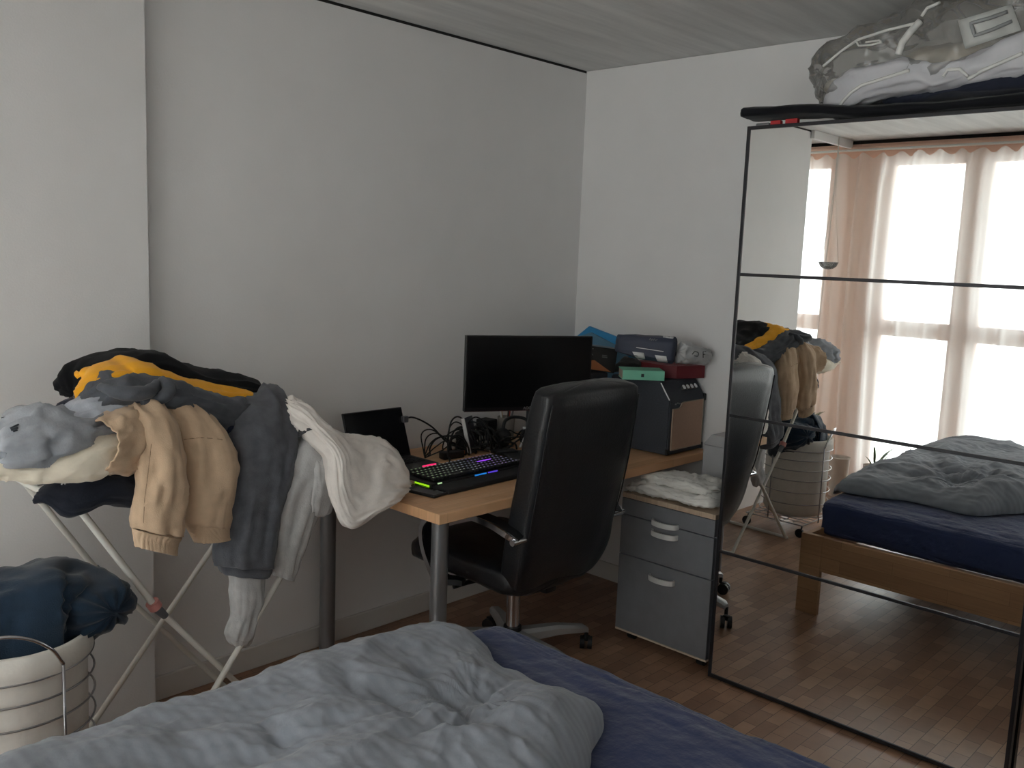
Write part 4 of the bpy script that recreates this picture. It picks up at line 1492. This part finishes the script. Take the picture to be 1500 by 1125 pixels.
lp = [((1222, 162), (1228, 172)), ((1240, 136), (1242, 168)), ((1262, 119), (1290, 158)), ((1300, 106), (1335, 148)), ((1350, 96), (1370, 143)), ((1400, 104), (1402, 140)), ((1430, 100), (1440, 134)), ((1480, 80), (1485, 130)), ((1540, 56), (1540, 122)), ((1600, 50), (1590, 120))]
lt = [0.085, 0.135, 0.165, 0.18, 0.185, 0.188, 0.19, 0.19, 0.18, 0.11]
st = []
for (a, b), t_ in zip(lp, lt):
    A_, B_ = wt(*a), wt(*b)
    B_.z = max(B_.z, TT + 0.050)
    st.append((A_, B_, t_))
low = obj('lower_panel', loft(st, n=48, sub=6, e=5.5, fold=0.010, fs=8, fa=10, fine=0.003, seed=48, capd=0.012), mat('pale_grey_vinyl', (196, 196, 200), 0.35, 0, 0.06, 8), cb, smooth=180)
film = [o for o in cb.children if o.name.startswith('film')][0]
PIPE = mat('white_vinyl', (222, 222, 218), 0.4)


def pipe(o, pts, rr, nm='piping'):
    P = trace(o, pts, 0.002, 5)
    if len(P) > 2:
        bm = BM()
        tube(bm, P, rr, 8)
        obj(nm, bm, PIPE, cb, smooth=180)


pipe(low, ((1226, 166), (1233, 150), (1246, 136), (1262, 125), (1300, 113), (1332, 103)), 0.0055)
pipe(film, ((1348, 31), (1334, 46), (1322, 62), (1316, 80)), 0.011)
pipe(low, ((1382, 112), (1388, 102), (1406, 101), (1418, 112)), 0.005)
pipe(low, ((1418, 116), (1440, 103), (1468, 91), (1498, 78)), 0.0060)
pipe(film, ((1206, 97), (1232, 75), (1257, 58), (1300, 44), (1345, 33)), 0.0045)
pipe(film, ((1350, 24), (1358, 12), (1376, 4)), 0.005)
patch(film, ((1403, 30), (1482, 6), (1496, 44), (1414, 72)), 0.006, mat('pale_insert', (196, 198, 194), 0.5), 'card_insert', cb)
bm = BM()
tube(bm, trace(film, ((1476, 17), (1448, 27), (1422, 34), (1428, 52), (1452, 44), (1482, 31)), 0.012, 5), 0.0055, 8)
obj('strap_handle', bm, mat('grey_handle', (150, 152, 152), 0.5), cb, smooth=180)
bm = BM()
tube(bm, trace(film, ((1254, 60), (1258, 67), (1275, 66), (1292, 62), (1288, 59), (1268, 62)), 0.004, 5), 0.003, 6)
obj('zip_tab', bm, PIPE, cb, smooth=180)

# ------------------------------------------------------------------ drying rack
rk = thing('drying_rack', 'white folding clothes rack standing under the pile of laundry', 'drying rack', (1.31, 2.54, 0))
RT0 = 0.868
RX0, RX1, RY0, RY1 = 0.865, 1.700, 2.345, 2.755
bm = BM()
c_ = 0.05
loop = [V((RX0 + c_, RY0, RT0)), V((RX1 - c_, RY0, RT0)), V((RX1 - 0.012, RY0 + 0.012, RT0)), V((RX1, RY0 + c_, RT0)), V((RX1, RY1 - c_, RT0)), V((RX1 - 0.012, RY1 - 0.012, RT0)), V((RX1 - c_, RY1, RT0)), V((RX0 + c_, RY1, RT0)),
        V((RX0 + 0.012, RY1 - 0.012, RT0)), V((RX0, RY1 - c_, RT0)), V((RX0, RY0 + c_, RT0)), V((RX0 + 0.012, RY0 + 0.012, RT0))]
tube(bm, loop, 0.0095, 10, closed=True)
obj('top_frame', bm, RACKWHITE, rk, smooth=180)
for k in range(9):
    bm = BM()
    y = RY0 + 0.045 + k * 0.0415
    cyl(bm, (RX0, y, RT0 + 0.002), (RX1, y, RT0 + 0.002), 0.0022, n=6)
    obj('wire', bm, mat('rack_wire_grey', (120, 120, 116), 0.4, 0.4), rk, smooth=180)
PINK = mat('faded_pink_plastic', (196, 132, 126), 0.5)
HING = mat('grey_hinge_plastic', (96, 98, 102), 0.5)
# frame with the kinked legs (upper strut, hinge, lower leg)
for i, (y0, y1) in enumerate(((2.325, 2.36), (2.745, 2.735))):
    bm = BM()
    top_, mid, low = V((0.885, y0, RT0 - 0.008)), V((1.085, (y0 + y1) / 2, 0.545)), V((1.52, y1, 0.012))
    tube(bm, [top_, mid], 0.0095, 10)
    tube(bm, [mid, low], 0.0085, 10)
    lg = obj('leg', bm, RACKWHITE, rk, smooth=60)
    bm = BM()
    dd = (low - mid).normalized()
    cyl(bm, mid - dd * 0.004, mid + dd * 0.045, 0.0135, 0.010, n=12)
    obj('hinge', bm, HING, lg, smooth=40)
    if i == 0:
        bm = BM()
        du = (top_ - mid).normalized()
        for a0, a1, ro in ((-0.002, 0.020, 0.0185),):
            cyl(bm, mid + du * a0, mid + du * a1, ro, ro, n=18)
        obj('clamp_ring', bm, PINK, lg, smooth=40, label='faded pink clamp ring')
bm = BM()
tube(bm, [V((1.52, 2.36, 0.012)), V((1.545, 2.40, 0.010)), V((1.545, 2.69, 0.010)), V((1.52, 2.735, 0.012))], 0.0085, 10, 4)
obj('foot_bar', bm, RACKWHITE, rk, smooth=180)
for (a, b) in ((V((1.745, 2.362, RT0 - 0.006)), V((1.040, 2.30, 0.012))), (V((1.735, 2.728, RT0 - 0.006)), V((1.010, 2.715, 0.012)))):
    bm = BM()
    tube(bm, [a, b], 0.0095, 10)
    obj('leg', bm, RACKWHITE, rk, smooth=60)
bm = BM()
tube(bm, [V((1.040, 2.30, 0.012)), V((1.025, 2.33, 0.010)), V((1.005, 2.68, 0.010)), V((1.010, 2.715, 0.012))], 0.0085, 10, 4)
obj('foot_bar', bm, RACKWHITE, rk, smooth=180)

# ------------------------------------------------------------------ laundry
BLK = fabric('black_fleece', (19, 20, 23), 0.10, 0.3, 90, 0.05)
YEL = fabric('mustard_jersey', (248, 176, 44), 0.05, 0.25)
DGR = fabric('charcoal_marl', (84, 87, 93), 0.14, 0.35)
NVY = fabric('navy_jersey', (40, 46, 66), 0.10, 0.3)
LGR = fabric('pale_grey_marl', (184, 189, 198), 0.08, 0.3)
MGR = fabric('grey_marl', (158, 162, 168), 0.12, 0.35)
CRM = fabric('cream_jersey', (240, 230, 210), 0.05, 0.25)
KHA = fabric('khaki_twill', (200, 173, 145), 0.08, 0.35, 160)
CHA = fabric('charcoal_sweat', (92, 94, 100), 0.20, 0.45, 160)
JOG = fabric('grey_jogging_marl', (188, 187, 186), 0.12, 0.35)
BLT = fabric('black_navy_jersey', (30, 34, 44), 0.08, 0.25)
TAUP = fabric('offwhite_jersey', (240, 233, 226), 0.05, 0.25)


def cloth(name, st, m, label, cat, **kw):
    return tag(obj(name, loft(st, **kw), m, smooth=180), label, cat)


# heap, from the top down
hj = cloth('black_jacket', L([((118, 566), (118, 580)), ((130, 537), (127, 582)), ((158, 524), (158, 572)), ((186, 516), (188, 566)), ((220, 516), (222, 566)), ((255, 532), (252, 572)), ((290, 541), (290, 582)), ((330, 546), (328, 592)), ((362, 554), (360, 598)), ((372, 566), (371, 596))],
           [2.52, 2.54, 2.56, 2.57, 2.57, 2.57, 2.57, 2.57, 2.57, 2.57], [0.05, 0.09, 0.11, 0.12, 0.12, 0.12, 0.12, 0.12, 0.11, 0.08]), BLK, 'black jacket folded on the very top of the laundry pile', 'jacket', fold=0.012, fs=5, fa=16, seed=1, lump=0.35, capd=0.016, e=2.6)
cloth('mustard_hoodie', L([((114, 574), (114, 602)), ((128, 545), (122, 605)), ((152, 535), (152, 600)), ((172, 532), (172, 600)), ((190, 524), (192, 600)), ((218, 536), (220, 602)), ((256, 549), (256, 608)), ((300, 557), (300, 612)), ((344, 566), (342, 614)), ((370, 576), (370, 606))],
      [2.475, 2.47, 2.475, 2.48, 2.48, 2.49, 2.50, 2.505, 2.505, 2.51], [0.05, 0.09, 0.11, 0.12, 0.12, 0.12, 0.12, 0.11, 0.10, 0.07]), YEL, 'mustard yellow hoodie sandwiched below the black jacket', 'hoodie', fold=0.009, fs=5, fa=16, seed=2, lump=0.35, capd=0.016, e=2.4)
cloth('charcoal_sweater', L([((112, 592), (112, 612)), ((134, 562), (130, 606)), ((158, 549), (160, 596)), ((200, 549), (202, 597)), ((232, 552), (236, 604)), ((262, 565), (264, 620)), ((300, 573), (300, 630)), ((340, 579), (338, 634)), ((374, 590), (372, 625))],
      [2.42, 2.415, 2.41, 2.41, 2.415, 2.425, 2.44, 2.455, 2.47], [0.04, 0.09, 0.115, 0.12, 0.12, 0.12, 0.11, 0.10, 0.07]), DGR, 'charcoal grey sweater bunched below the mustard hoodie', 'sweater', fold=0.016, fs=9, fa=18, seed=3, lump=0.35, capd=0.016, e=2.4)
swt = bpy.data.objects['charcoal_sweater']
for pts_, r_ in ((((146, 566), (168, 574), (196, 577), (218, 573), (230, 562)), [0.010, 0.016, 0.020, 0.018, 0.012]), (((236, 556), (246, 566), (244, 578), (226, 588), (206, 588)), [0.012, 0.016, 0.017, 0.015, 0.009])):
    P_ = trace(swt, pts_, 0.004, 1)
    if len(P_) == 5:
        bm = BM()
        P2 = catmull(P_, 6)
        R2 = [x.x for x in catmull([V((q, 0, 0)) for q in r_], 6)]
        tube(bm, P2, R2, 14)
        for v in bm.verts:
            v.co += V((noise.noise(v.co * 40), noise.noise(v.co * 40 + V((5, 0, 0))), noise.noise(v.co * 40 + V((0, 5, 0))))) * 0.003
        obj('bunched_sleeve', bm, DGR, swt, smooth=180)
cloth('navy_shirt', L([((98, 592), (100, 612)), ((130, 580), (132, 618)), ((170, 574), (172, 632)), ((215, 578), (216, 646)), ((255, 584), (258, 656)), ((300, 592), (302, 662)), ((345, 600), (345, 662)), ((386, 606), (384, 650))],
      [2.41, 2.41, 2.41, 2.42, 2.43, 2.44, 2.46, 2.48], [0.04, 0.07, 0.09, 0.10, 0.10, 0.10, 0.10, 0.08]), NVY, 'dark navy shirt under the charcoal sweater', 'shirt', fold=0.012, fs=6, fa=16, seed=4, lump=0.35, capd=0.016, e=2.4)
cloth('pale_grey_tee', L([((91, 604), (94, 622)), ((112, 590), (114, 640)), ((140, 581), (142, 645)), ((166, 579), (168, 645)), ((186, 592), (190, 640)), ((202, 602), (204, 632))],
      [2.37, 2.37, 2.37, 2.37, 2.38, 2.39], [0.04, 0.06, 0.07, 0.07, 0.07, 0.05]), LGR, 'pale grey folded T-shirt wedged left in the pile', 't-shirt', fold=0.010, fs=14, fa=20, seed=5, capd=0.016, e=2.5)
cloth('grey_sweatshirt', L([((-30, 640), (-32, 684)), ((0, 632), (0, 684)), ((24, 618), (24, 688)), ((50, 607), (46, 686)), ((85, 604), (80, 672)), ((120, 603), (116, 660)), ((150, 604), (148, 648)), ((176, 606), (176, 636))],
      [2.34, 2.34, 2.33, 2.33, 2.33, 2.34, 2.35, 2.36], [0.06, 0.10, 0.115, 0.11, 0.10, 0.09, 0.07, 0.05]), MGR, 'light grey sweatshirt with a small dark emblem at the left end of the pile', 'sweatshirt', fold=0.020, fs=10, fa=20, seed=6, e=2.4)
bm = BM()
gs = bpy.data.objects['grey_sweatshirt']
tube(bm, trace(gs, ((15, 628), (27, 622)), 0.000, 4), 0.0030, 6)
tube(bm, trace(gs, ((16, 630), (26, 626)), 0.000, 4), 0.0030, 6)
tube(bm, trace(gs, ((19, 632), (25, 629)), 0.000, 4), 0.0030, 6)
em = obj('emblem', bm, mat('dark_patch', (52, 56, 62), 0.7))
em.parent = bpy.data.objects['grey_sweatshirt']
cloth('cream_tee', L([((-30, 668), (-32, 696)), ((0, 668), (0, 694)), ((40, 664), (44, 699)), ((80, 655), (82, 700)), ((112, 644), (112, 698)), ((146, 632), (148, 690)), ((176, 636), (178, 684))],
      [2.33, 2.33, 2.32, 2.31, 2.31, 2.32, 2.33], [0.09, 0.09, 0.09, 0.09, 0.09, 0.08, 0.06]), CRM, 'cream T-shirt beneath the grey sweatshirt at the rack edge', 't-shirt', fold=0.009, fs=10, fa=16, seed=7, e=2.6)
# black tee hanging over the front left corner
bt = cloth('black_tee', L([((78, 704), (50, 736)), ((96, 696), (66, 738)), ((116, 696), (98, 757)), ((140, 694), (124, 752)), ((164, 694), (150, 738)), ((190, 692), (188, 742)), ((214, 694), (214, 748))],
           [(2.36, 2.33), (2.34, 2.31), (2.31, 2.285), (2.30, 2.28), (2.30, 2.28), (2.30, 2.28), (2.31, 2.29)], [0.010, 0.014, 0.020, 0.022, 0.02, 0.018, 0.014]), BLT, 'black T-shirt with a small white logo over the rack corner', 't-shirt', fold=0.006, fs=8, fa=12, seed=8, e=2.4)
bm = BM()
tube(bm, trace(bt, ((90, 710), (93, 705), (95, 709), (98, 704), (100, 707), (104, 703)), 0.001, 3), 0.0020, 6)
lo = obj('logo', bm, PRINT_WHITE)
lo.parent = bt
# khaki trousers
kh = thing('khaki_trousers', 'khaki jogger trousers draped over the front of the rack', 'trousers', (1.05, 2.28, 0.8))
kl1 = obj('leg', loft(L([((182, 622), (240, 612)), ((192, 640), (252, 634)), ((204, 670), (262, 668)), ((202, 710), (268, 712)), ((198, 745), (268, 756)), ((196, 772), (266, 784))],
     [2.30, 2.275, 2.255, 2.245, 2.24, 2.24], [0.05, 0.052, 0.05, 0.048, 0.046, 0.042]), fold=0.011, fs=7, fa=14, seed=51, caps=('round', 'open'), e=2.2), KHA, kh, smooth=180, solid=0.003)
kl2 = obj('leg', loft(L([((218, 602), (300, 612)), ((236, 616), (318, 628)), ((256, 640), (334, 648)), ((268, 680), (341, 684)), ((270, 725), (338, 730)), ((270, 765), (333, 772))],
     [2.34, 2.32, 2.30, 2.285, 2.28, 2.28], [0.05, 0.055, 0.055, 0.05, 0.048, 0.042]), fold=0.009, fs=6, fa=14, seed=52, caps=('round', 'open'), e=2.3), KHA, kh, smooth=180, solid=0.003)
obj('seat_panel', loft(L([((262, 606), (252, 650)), ((232, 600), (226, 668)), ((204, 599), (206, 680)), ((180, 602), (182, 690)), ((160, 612), (160, 692)), ((152, 620), (141, 689))],
     [2.34, 2.33, 2.31, 2.285, 2.26, 2.245], [0.05, 0.055, 0.055, 0.055, 0.052, 0.05]), fold=0.010, fs=12, fa=16, seed=53, caps=('round', 'open'), e=2.2), KHA, kh, smooth=180, solid=0.004)
for sgn, prs, ys in ((0, [((196, 774), (264, 786)), ((198, 785), (258, 797)), ((201, 801), (256, 813))], [2.24, 2.24, 2.238]), (1, [((272, 766), (333, 772)), ((280, 780), (333, 786)), ((288, 795), (334, 790))], [2.28, 2.278, 2.276])):
    bm = loft(L(prs, ys, [0.040, 0.034, 0.036]), n=90, sub=8, fold=0.0, fine=0.001, seed=54 + sgn, caps=('open', 'open'), e=2.2)
    bm.normal_update()
    for v in bm.verts:
        v.co += v.normal * 0.0022 * math.sin((v.co.x * 1.0 + v.co.y * 0.3) * 900)
    obj('elastic_cuff', bm, KHA, kh, smooth=180, solid=0.003)
# seams
bm = BM()
tube(bm, trace(kl1, ((222, 650), (217, 690), (212, 730), (210, 766)), 0.0006, 8), 0.0014, 6)
obj('stitched_seam', bm, mat('khaki_seam', (150, 126, 102), 0.9), kl1)
bm = BM()
tube(bm, trace(kl2, ((266, 644), (295, 641), (326, 644)), 0.0006, 8), 0.0014, 6)
obj('stitched_seam', bm, mat('khaki_seam', (150, 126, 102), 0.9), kl2)
# charcoal sweatpants
cp = thing('charcoal_sweatpants', 'charcoal sweatpants with a turned-up hem hanging over the rack front', 'trousers', (1.4, 2.3, 0.8))
obj('leg', loft(L([((352, 612), (412, 586)), ((336, 628), (420, 602)), ((328, 655), (432, 640)), ((330, 690), (428, 678)), ((332, 730), (414, 720)), ((326, 770), (404, 762)), ((316, 802), (396, 804)), ((322, 824), (392, 828))],
     [2.46, 2.40, 2.34, 2.32, 2.31, 2.305, 2.30, 2.30], [0.06, 0.065, 0.06, 0.052, 0.048, 0.046, 0.044, 0.040]), fold=0.014, fs=4, fa=16, seed=61, caps=('round', 'open'), e=2.3), CHA, cp, smooth=180, solid=0.004)
obj('turned_up_hem', loft(L([((321, 824), (393, 827)), ((322, 832), (393, 834)), ((326, 840), (390, 842))], [2.30, 2.30, 2.30], [0.046, 0.047, 0.044]), n=44, sub=4, fold=0.004, fs=5, fa=14, seed=62, caps=('open', 'open'), e=2.4), CHA, cp, smooth=180, solid=0.004)
obj('waist', loft(L([((342, 602), (340, 640)), ((362, 594), (362, 634)), ((388, 588), (388, 626)), ((408, 586), (410, 616))], [2.50, 2.50, 2.50, 2.50], [0.06, 0.07, 0.07, 0.05]), fold=0.01, fs=7, fa=14, seed=63, e=2.4), mat('black_rib', (40, 40, 43), 0.9), cp, smooth=180)
# grey joggers
jp = thing('grey_joggers', 'light grey joggers with a flap pocket hanging beside the charcoal sweatpants', 'trousers', (1.55, 2.35, 0.8))
obj('leg', loft(L([((420, 620), (450, 622)), ((428, 640), (474, 644)), ((420, 672), (486, 676)), ((408, 710), (480, 706)), ((400, 750), (462, 748)), ((396, 790), (444, 792)), ((394, 826), (430, 832)), ((396, 838), (424, 850))],
     [2.40, 2.36, 2.33, 2.32, 2.32, 2.325, 2.33, 2.33], [0.05, 0.056, 0.05, 0.046, 0.042, 0.04, 0.036, 0.034]), fold=0.010, fs=5, fa=14, seed=71, caps=('round', 'open'), e=2.3), JOG, jp, smooth=180, solid=0.004)
obj('flap_pocket', loft(L([((456, 676), (476, 664)), ((459, 690), (484, 676)), ((458, 718), (486, 702)), ((454, 738), (488, 722)), ((453, 752), (484, 748))],
     [2.285, 2.275, 2.275, 2.285, 2.295], [0.012, 0.016, 0.018, 0.018, 0.014]), fold=0.004, fs=8, fa=10, seed=72, e=2.6), JOG, jp, smooth=180)
obj('patterned_waistband', loft(L([((428, 624), (452, 634)), ((431, 634), (456, 644)), ((436, 644), (466, 650))], [2.335, 2.315, 2.30], [0.055, 0.058, 0.056]), n=32, sub=4, fold=0.004, seed=73, caps=('open', 'open'), e=2.3), mat('dark_rib_stripe', (70, 70, 72), 0.9, 0, 0.6, 90, 0, 1, 0, (1, 1, 6)), jp, smooth=180, solid=0.003)
# off-white T-shirt reaching over to the desk
ot = thing('offwhite_tshirt', 'off-white T-shirt hanging from the rack end over the desk corner', 't-shirt', (1.8, 2.3, 0.75))
obj('body', loft(L([((438, 599), (420, 604)), ((450, 606), (432, 615)), ((462, 618), (449, 629)), ((472, 630), (466, 646)), ((490, 637), (486, 672)), ((512, 638), (492, 728)), ((540, 640), (511, 770)), ((566, 650), (550, 754)), ((585, 676), (579, 737)), ((595, 704), (593, 719))],
     [(2.37, 2.34), (2.34, 2.30), (2.31, 2.28), (2.30, 2.26), (2.30, 2.23), (2.31, 2.20), (2.32, 2.18), (2.32, 2.18), (2.30, 2.20), (2.28, 2.27)], [0.03, 0.034, 0.034, 0.034, 0.032, 0.032, 0.028, 0.026, 0.020, 0.012]), n=64, sub=9, fold=0.011, fs=7, fa=26, seed=81, e=2.6, lump=0.5), TAUP, ot, smooth=180)
obj('collar', loft(L([((434, 595), (416, 602)), ((444, 602), (427, 614)), ((454, 611), (440, 626))], [2.38, 2.36, 2.34], [0.035, 0.04, 0.04]), fold=0.016, fs=30, fa=20, fine=0.006, seed=82, e=2.3), TAUP, ot, smooth=180)
# white sleeve hanging down behind the charcoal leg
cloth('white_sleeve', L([((338, 800), (384, 800)), ((338, 845), (386, 845)), ((340, 880), (384, 882)), ((342, 900), (374, 902)), ((333, 925), (370, 928)), ((334, 933), (368, 936))], [2.345, 2.345, 2.345, 2.345, 2.34, 2.34], [0.032, 0.034, 0.032, 0.026, 0.028, 0.024]),
      fabric('grey_white_marl', (196, 196, 196)), 'grey-white sleeve dangling below the charcoal sweatpants', 'sleeve', fold=0.007, fs=8, fa=12, seed=91, e=2.3)

# ------------------------------------------------------------------ laundry basket
LBX, LBY, LR = 0.735, 2.415, 0.186
lb = thing('laundry_basket', 'round wire laundry basket with a white cloth liner on castors', 'basket', (LBX, LBY, 0))
ZB0, ZB1 = 0.095, 0.540
bm = BM()
prof = [(0.02, ZB0), (LR - 0.03, ZB0 + 0.003), (LR - 0.012, ZB0 + 0.03), (LR - 0.008, 0.3), (LR - 0.006, ZB1 - 0.02), (LR + 0.002, ZB1 + 0.012), (LR + 0.008, ZB1 + 0.006), (LR + 0.010, ZB1 - 0.05), (LR + 0.006, ZB1 - 0.055), (LR + 0.002, ZB1 - 0.02)]
n_ = 72
rings = []
for r, z in prof:
    row = []
    for j in range(n_):
        a = 2 * PI * j / n_
        rr = r + 0.0035 * noise.noise(V((math.cos(a) * 4, math.sin(a) * 4, z * 5))) * (r > 0.05)
        row.append(bm.verts.new((LBX + rr * math.cos(a), LBY + rr * math.sin(a), z + 0.006 * noise.noise(V((a, z, 2))) * (z > 0.4))))
    rings.append(row)
for A, B in zip(rings, rings[1:]):
    for j in range(n_):
        bm.faces.new((A[j], A[(j + 1) % n_], B[(j + 1) % n_], B[j]))
bm.faces.new(list(reversed(rings[0])))
obj('liner', bm, fabric('white_liner_cloth', (224, 220, 212), 0.04, 0.3, 40), lb, smooth=180, solid=0.002)
WIRE = mat('satin_steel_wire', (168, 168, 170), 0.3, 0.9, 0.03)


def ring(bm, z, r, rt, n=48):
    tube(bm, [V((LBX + r * math.cos(2 * PI * j / n), LBY + r * math.sin(2 * PI * j / n), z)) for j in range(n)], rt, 6, closed=True)


for z in (0.105, 0.175, 0.245, 0.315, 0.375, 0.435, 0.490):
    bm = BM()
    ring(bm, z, LR + 0.010, 0.0028)
    obj('wire_ring', bm, WIRE, lb, smooth=180)
for a in (-72, 18, 108, 198):
    a = math.radians(a)
    bm = BM()
    p = V((LBX + (LR + 0.014) * math.cos(a), LBY + (LR + 0.014) * math.sin(a), 0))
    tube(bm, [p + V((0, 0, 0.07)), p + V((0, 0, 0.515))], 0.0038, 8)
    obj('post', bm, WIRE, lb, smooth=180)
for (a0, a1) in ((-72, -150), (30, 108)):
    bm = BM()
    pts = []
    for i in range(13):
        t_ = i / 12
        a = math.radians(a0 + (a1 - a0) * t_)
        pts.append(V((LBX + (LR + 0.014) * math.cos(a), LBY + (LR + 0.014) * math.sin(a), 0.510 + 0.105 * math.sin(PI * t_) ** 0.7)))
    tube(bm, pts, 0.0045, 8, 3)
    obj('handle', bm, CHROME, lb, smooth=180)
bm = BM()
bx0, bx1, by0, by1 = LBX - 0.19, LBX + 0.215, LBY - 0.17, LBY + 0.19
tube(bm, [V((bx0, by0, 0.075)), V((bx1, by0, 0.075)), V((bx1, by1, 0.075)), V((bx0, by1, 0.075))], 0.004, 8, closed=True)
for k in range(1, 8):
    x = bx0 + (bx1 - bx0) * k / 8
    tube(bm, [V((x, by0, 0.079)), V((x, by1, 0.079))], 0.0022, 6)
for k in range(1, 6):
    y = by0 + (by1 - by0) * k / 6
    tube(bm, [V((bx0, y, 0.083)), V((bx1, y, 0.083))], 0.0022, 6)
obj('base_grid', bm, WIRE, lb, smooth=180)
for x in (bx0 + 0.01, bx1 - 0.01):
    for y in (by0 + 0.01, by1 - 0.01):
        bm = BM()
        cyl(bm, (x - 0.007, y + 0.010, 0.026), (x + 0.007, y + 0.010, 0.026), 0.026, n=20)
        tube(bm, [V((x, y + 0.010, 0.026)), V((x, y, 0.058)), V((x, y, 0.075))], 0.005, 8)
        obj('caster', bm, BLACKPL, lb, smooth=40)
TOW = fabric('dark_teal_towelling', (30, 48, 66), 0.12, 0.6, 160, 0.3)
cloth('bath_towel', L([((-40, 850), (-44, 1030)), ((0, 842), (0, 1018)), ((40, 836), (44, 1005)), ((80, 826), (86, 985)), ((108, 834), (112, 952)), ((138, 850), (140, 934)), ((154, 864), (156, 926))],
      [2.42, 2.42, 2.41, 2.40, 2.38, 2.34, 2.30], [0.13, 0.14, 0.15, 0.15, 0.14, 0.115, 0.085]), TOW, 'dark blue towel heaped in the wire laundry basket', 'towel', n=64, sub=9, fold=0.016, fs=4, fa=12, fine=0.001, capd=0.03, seed=101, e=2.6)

# ------------------------------------------------------------------ by the window
TERRA = mat('pale_ceramic', (206, 196, 186), 0.5)
SOIL = mat('potting_soil', (92, 72, 56), 0.95, 0, 0.3, 60, 0.6, 80)
LEAF = mat('green_leaf', (72, 104, 58), 0.5, 0, 0.2, 15)


def pot(x, y, r, h, label, leaves, seed, lab_cat='plant'):
    p = thing('potted_plant', label, lab_cat, (x, y, 0))
    bm = BM()
    lathe(bm, [(r * 0.72, 0.0), (r * 0.76, 0.0), (r * 0.96, h), (r, h + 0.004), (r * 0.94, h + 0.006), (r * 0.90, h - 0.03), (r * 0.70, 0.02)], (x, y, 0))
    obj('pot', bm, TERRA, p, smooth=40)
    bm = BM()
    lathe(bm, [(0.005, h - 0.035), (r * 0.86, h - 0.035), (r * 0.86, h - 0.022), (r * 0.5, h - 0.014), (0.005, h - 0.012)], (x, y, 0), 24)
    obj('soil', bm, SOIL, p, smooth=60)
    rn = random.Random(seed)
    for k in range(leaves):
        a = rn.uniform(0, 6.28)
        ln = rn.uniform(0.12, 0.26)
        bm = BM()
        rows = []
        for i in range(9):
            t_ = i / 8
            c = V((x + math.cos(a) * (0.02 + ln * 0.55 * t_ ** 1.4), y + math.sin(a) * (0.02 + ln * 0.55 * t_ ** 1.4), h - 0.02 + ln * (t_ - 0.28 * t_ * t_)))
            w = 0.0015 + 0.006 * math.sin(PI * min(1, 0.08 + t_ * 0.92))
            s_ = V((-math.sin(a), math.cos(a), 0))
            rows.append([bm.verts.new(c - s_ * w), bm.verts.new(c + V((0, 0, -w * 0.4))), bm.verts.new(c + s_ * w)])
        for A, B in zip(rows, rows[1:]):
            for j in range(2):
                bm.faces.new((A[j], A[j + 1], B[j + 1], B[j]))
        obj('leaf', bm, LEAF, p, smooth=180, solid=0.0015)


pot(-0.20, 2.555, 0.072, 0.265, 'pale ceramic pot of bare soil on the floor behind the laundry basket', 0, 1)
pot(-0.24, 2.33, 0.075, 0.24, 'pale pot with slim green leaves half hidden behind the duvet', 7, 2)
pot(-0.22, 2.00, 0.075, 0.30, 'pot with upright pointed leaves behind the bed in the mirror', 8, 3)
pot(-0.22, 2.86, 0.07, 0.40, 'small leafy plant by the window above the laundry basket', 9, 5)
# hanging glass bowl
hg = thing('hanging_bowl', 'clear glass bowl hanging on white cords before the narrow window', 'hanging bowl', (-0.22, 2.765, 1.56))
HB = V((-0.22, 2.765, 1.535))
bm = BM()
pr_ = [(0.012, 0.0), (0.035, 0.006), (0.055, 0.022), (0.066, 0.05), (0.063, 0.05), (0.052, 0.025), (0.033, 0.010), (0.010, 0.004)]
lathe(bm, pr_, HB, 32)
obj('bowl', bm, clear('bowl_glass', (0.72, 0.74, 0.74), 0.02, 0.18, (200, 205, 205)), hg, smooth=60)
bm = BM()
for k in range(3):
    a = 2.1 * k + 0.3
    tube(bm, [HB + V((0.064 * math.cos(a), 0.064 * math.sin(a), 0.05)), HB + V((0.01 * math.cos(a), 0.01 * math.sin(a), 0.50)), V((HB.x, HB.y, H))], 0.0022, 6)
obj('cords', bm, mat('white_cord', (206, 204, 198), 0.8), hg)
bm = BM()
tube(bm, [V((WX + 0.19, 2.80, 2.33)), V((WX + 0.19, 2.83, 1.4)), V((WX + 0.19, 2.85, 0.75))], 0.003, 6, 3)
tag(obj('pull_cord', bm, MATS['white_cord']), 'thin white pull cord hanging beside the narrow window curtain', 'cord')

# groups of like things
for stem_, grp in (('pen', 'pens in the pencil cup'), ('potted_plant', 'potted plants by the windows'), ('white_shirt', 'white shirts on the drawer cabinet'), ('red_strap_clip', 'red clips on the wardrobe edge')):
    for o in bpy.data.objects:
        if o.parent is None and o.name.split('.')[0] == stem_:
            o['group'] = grp
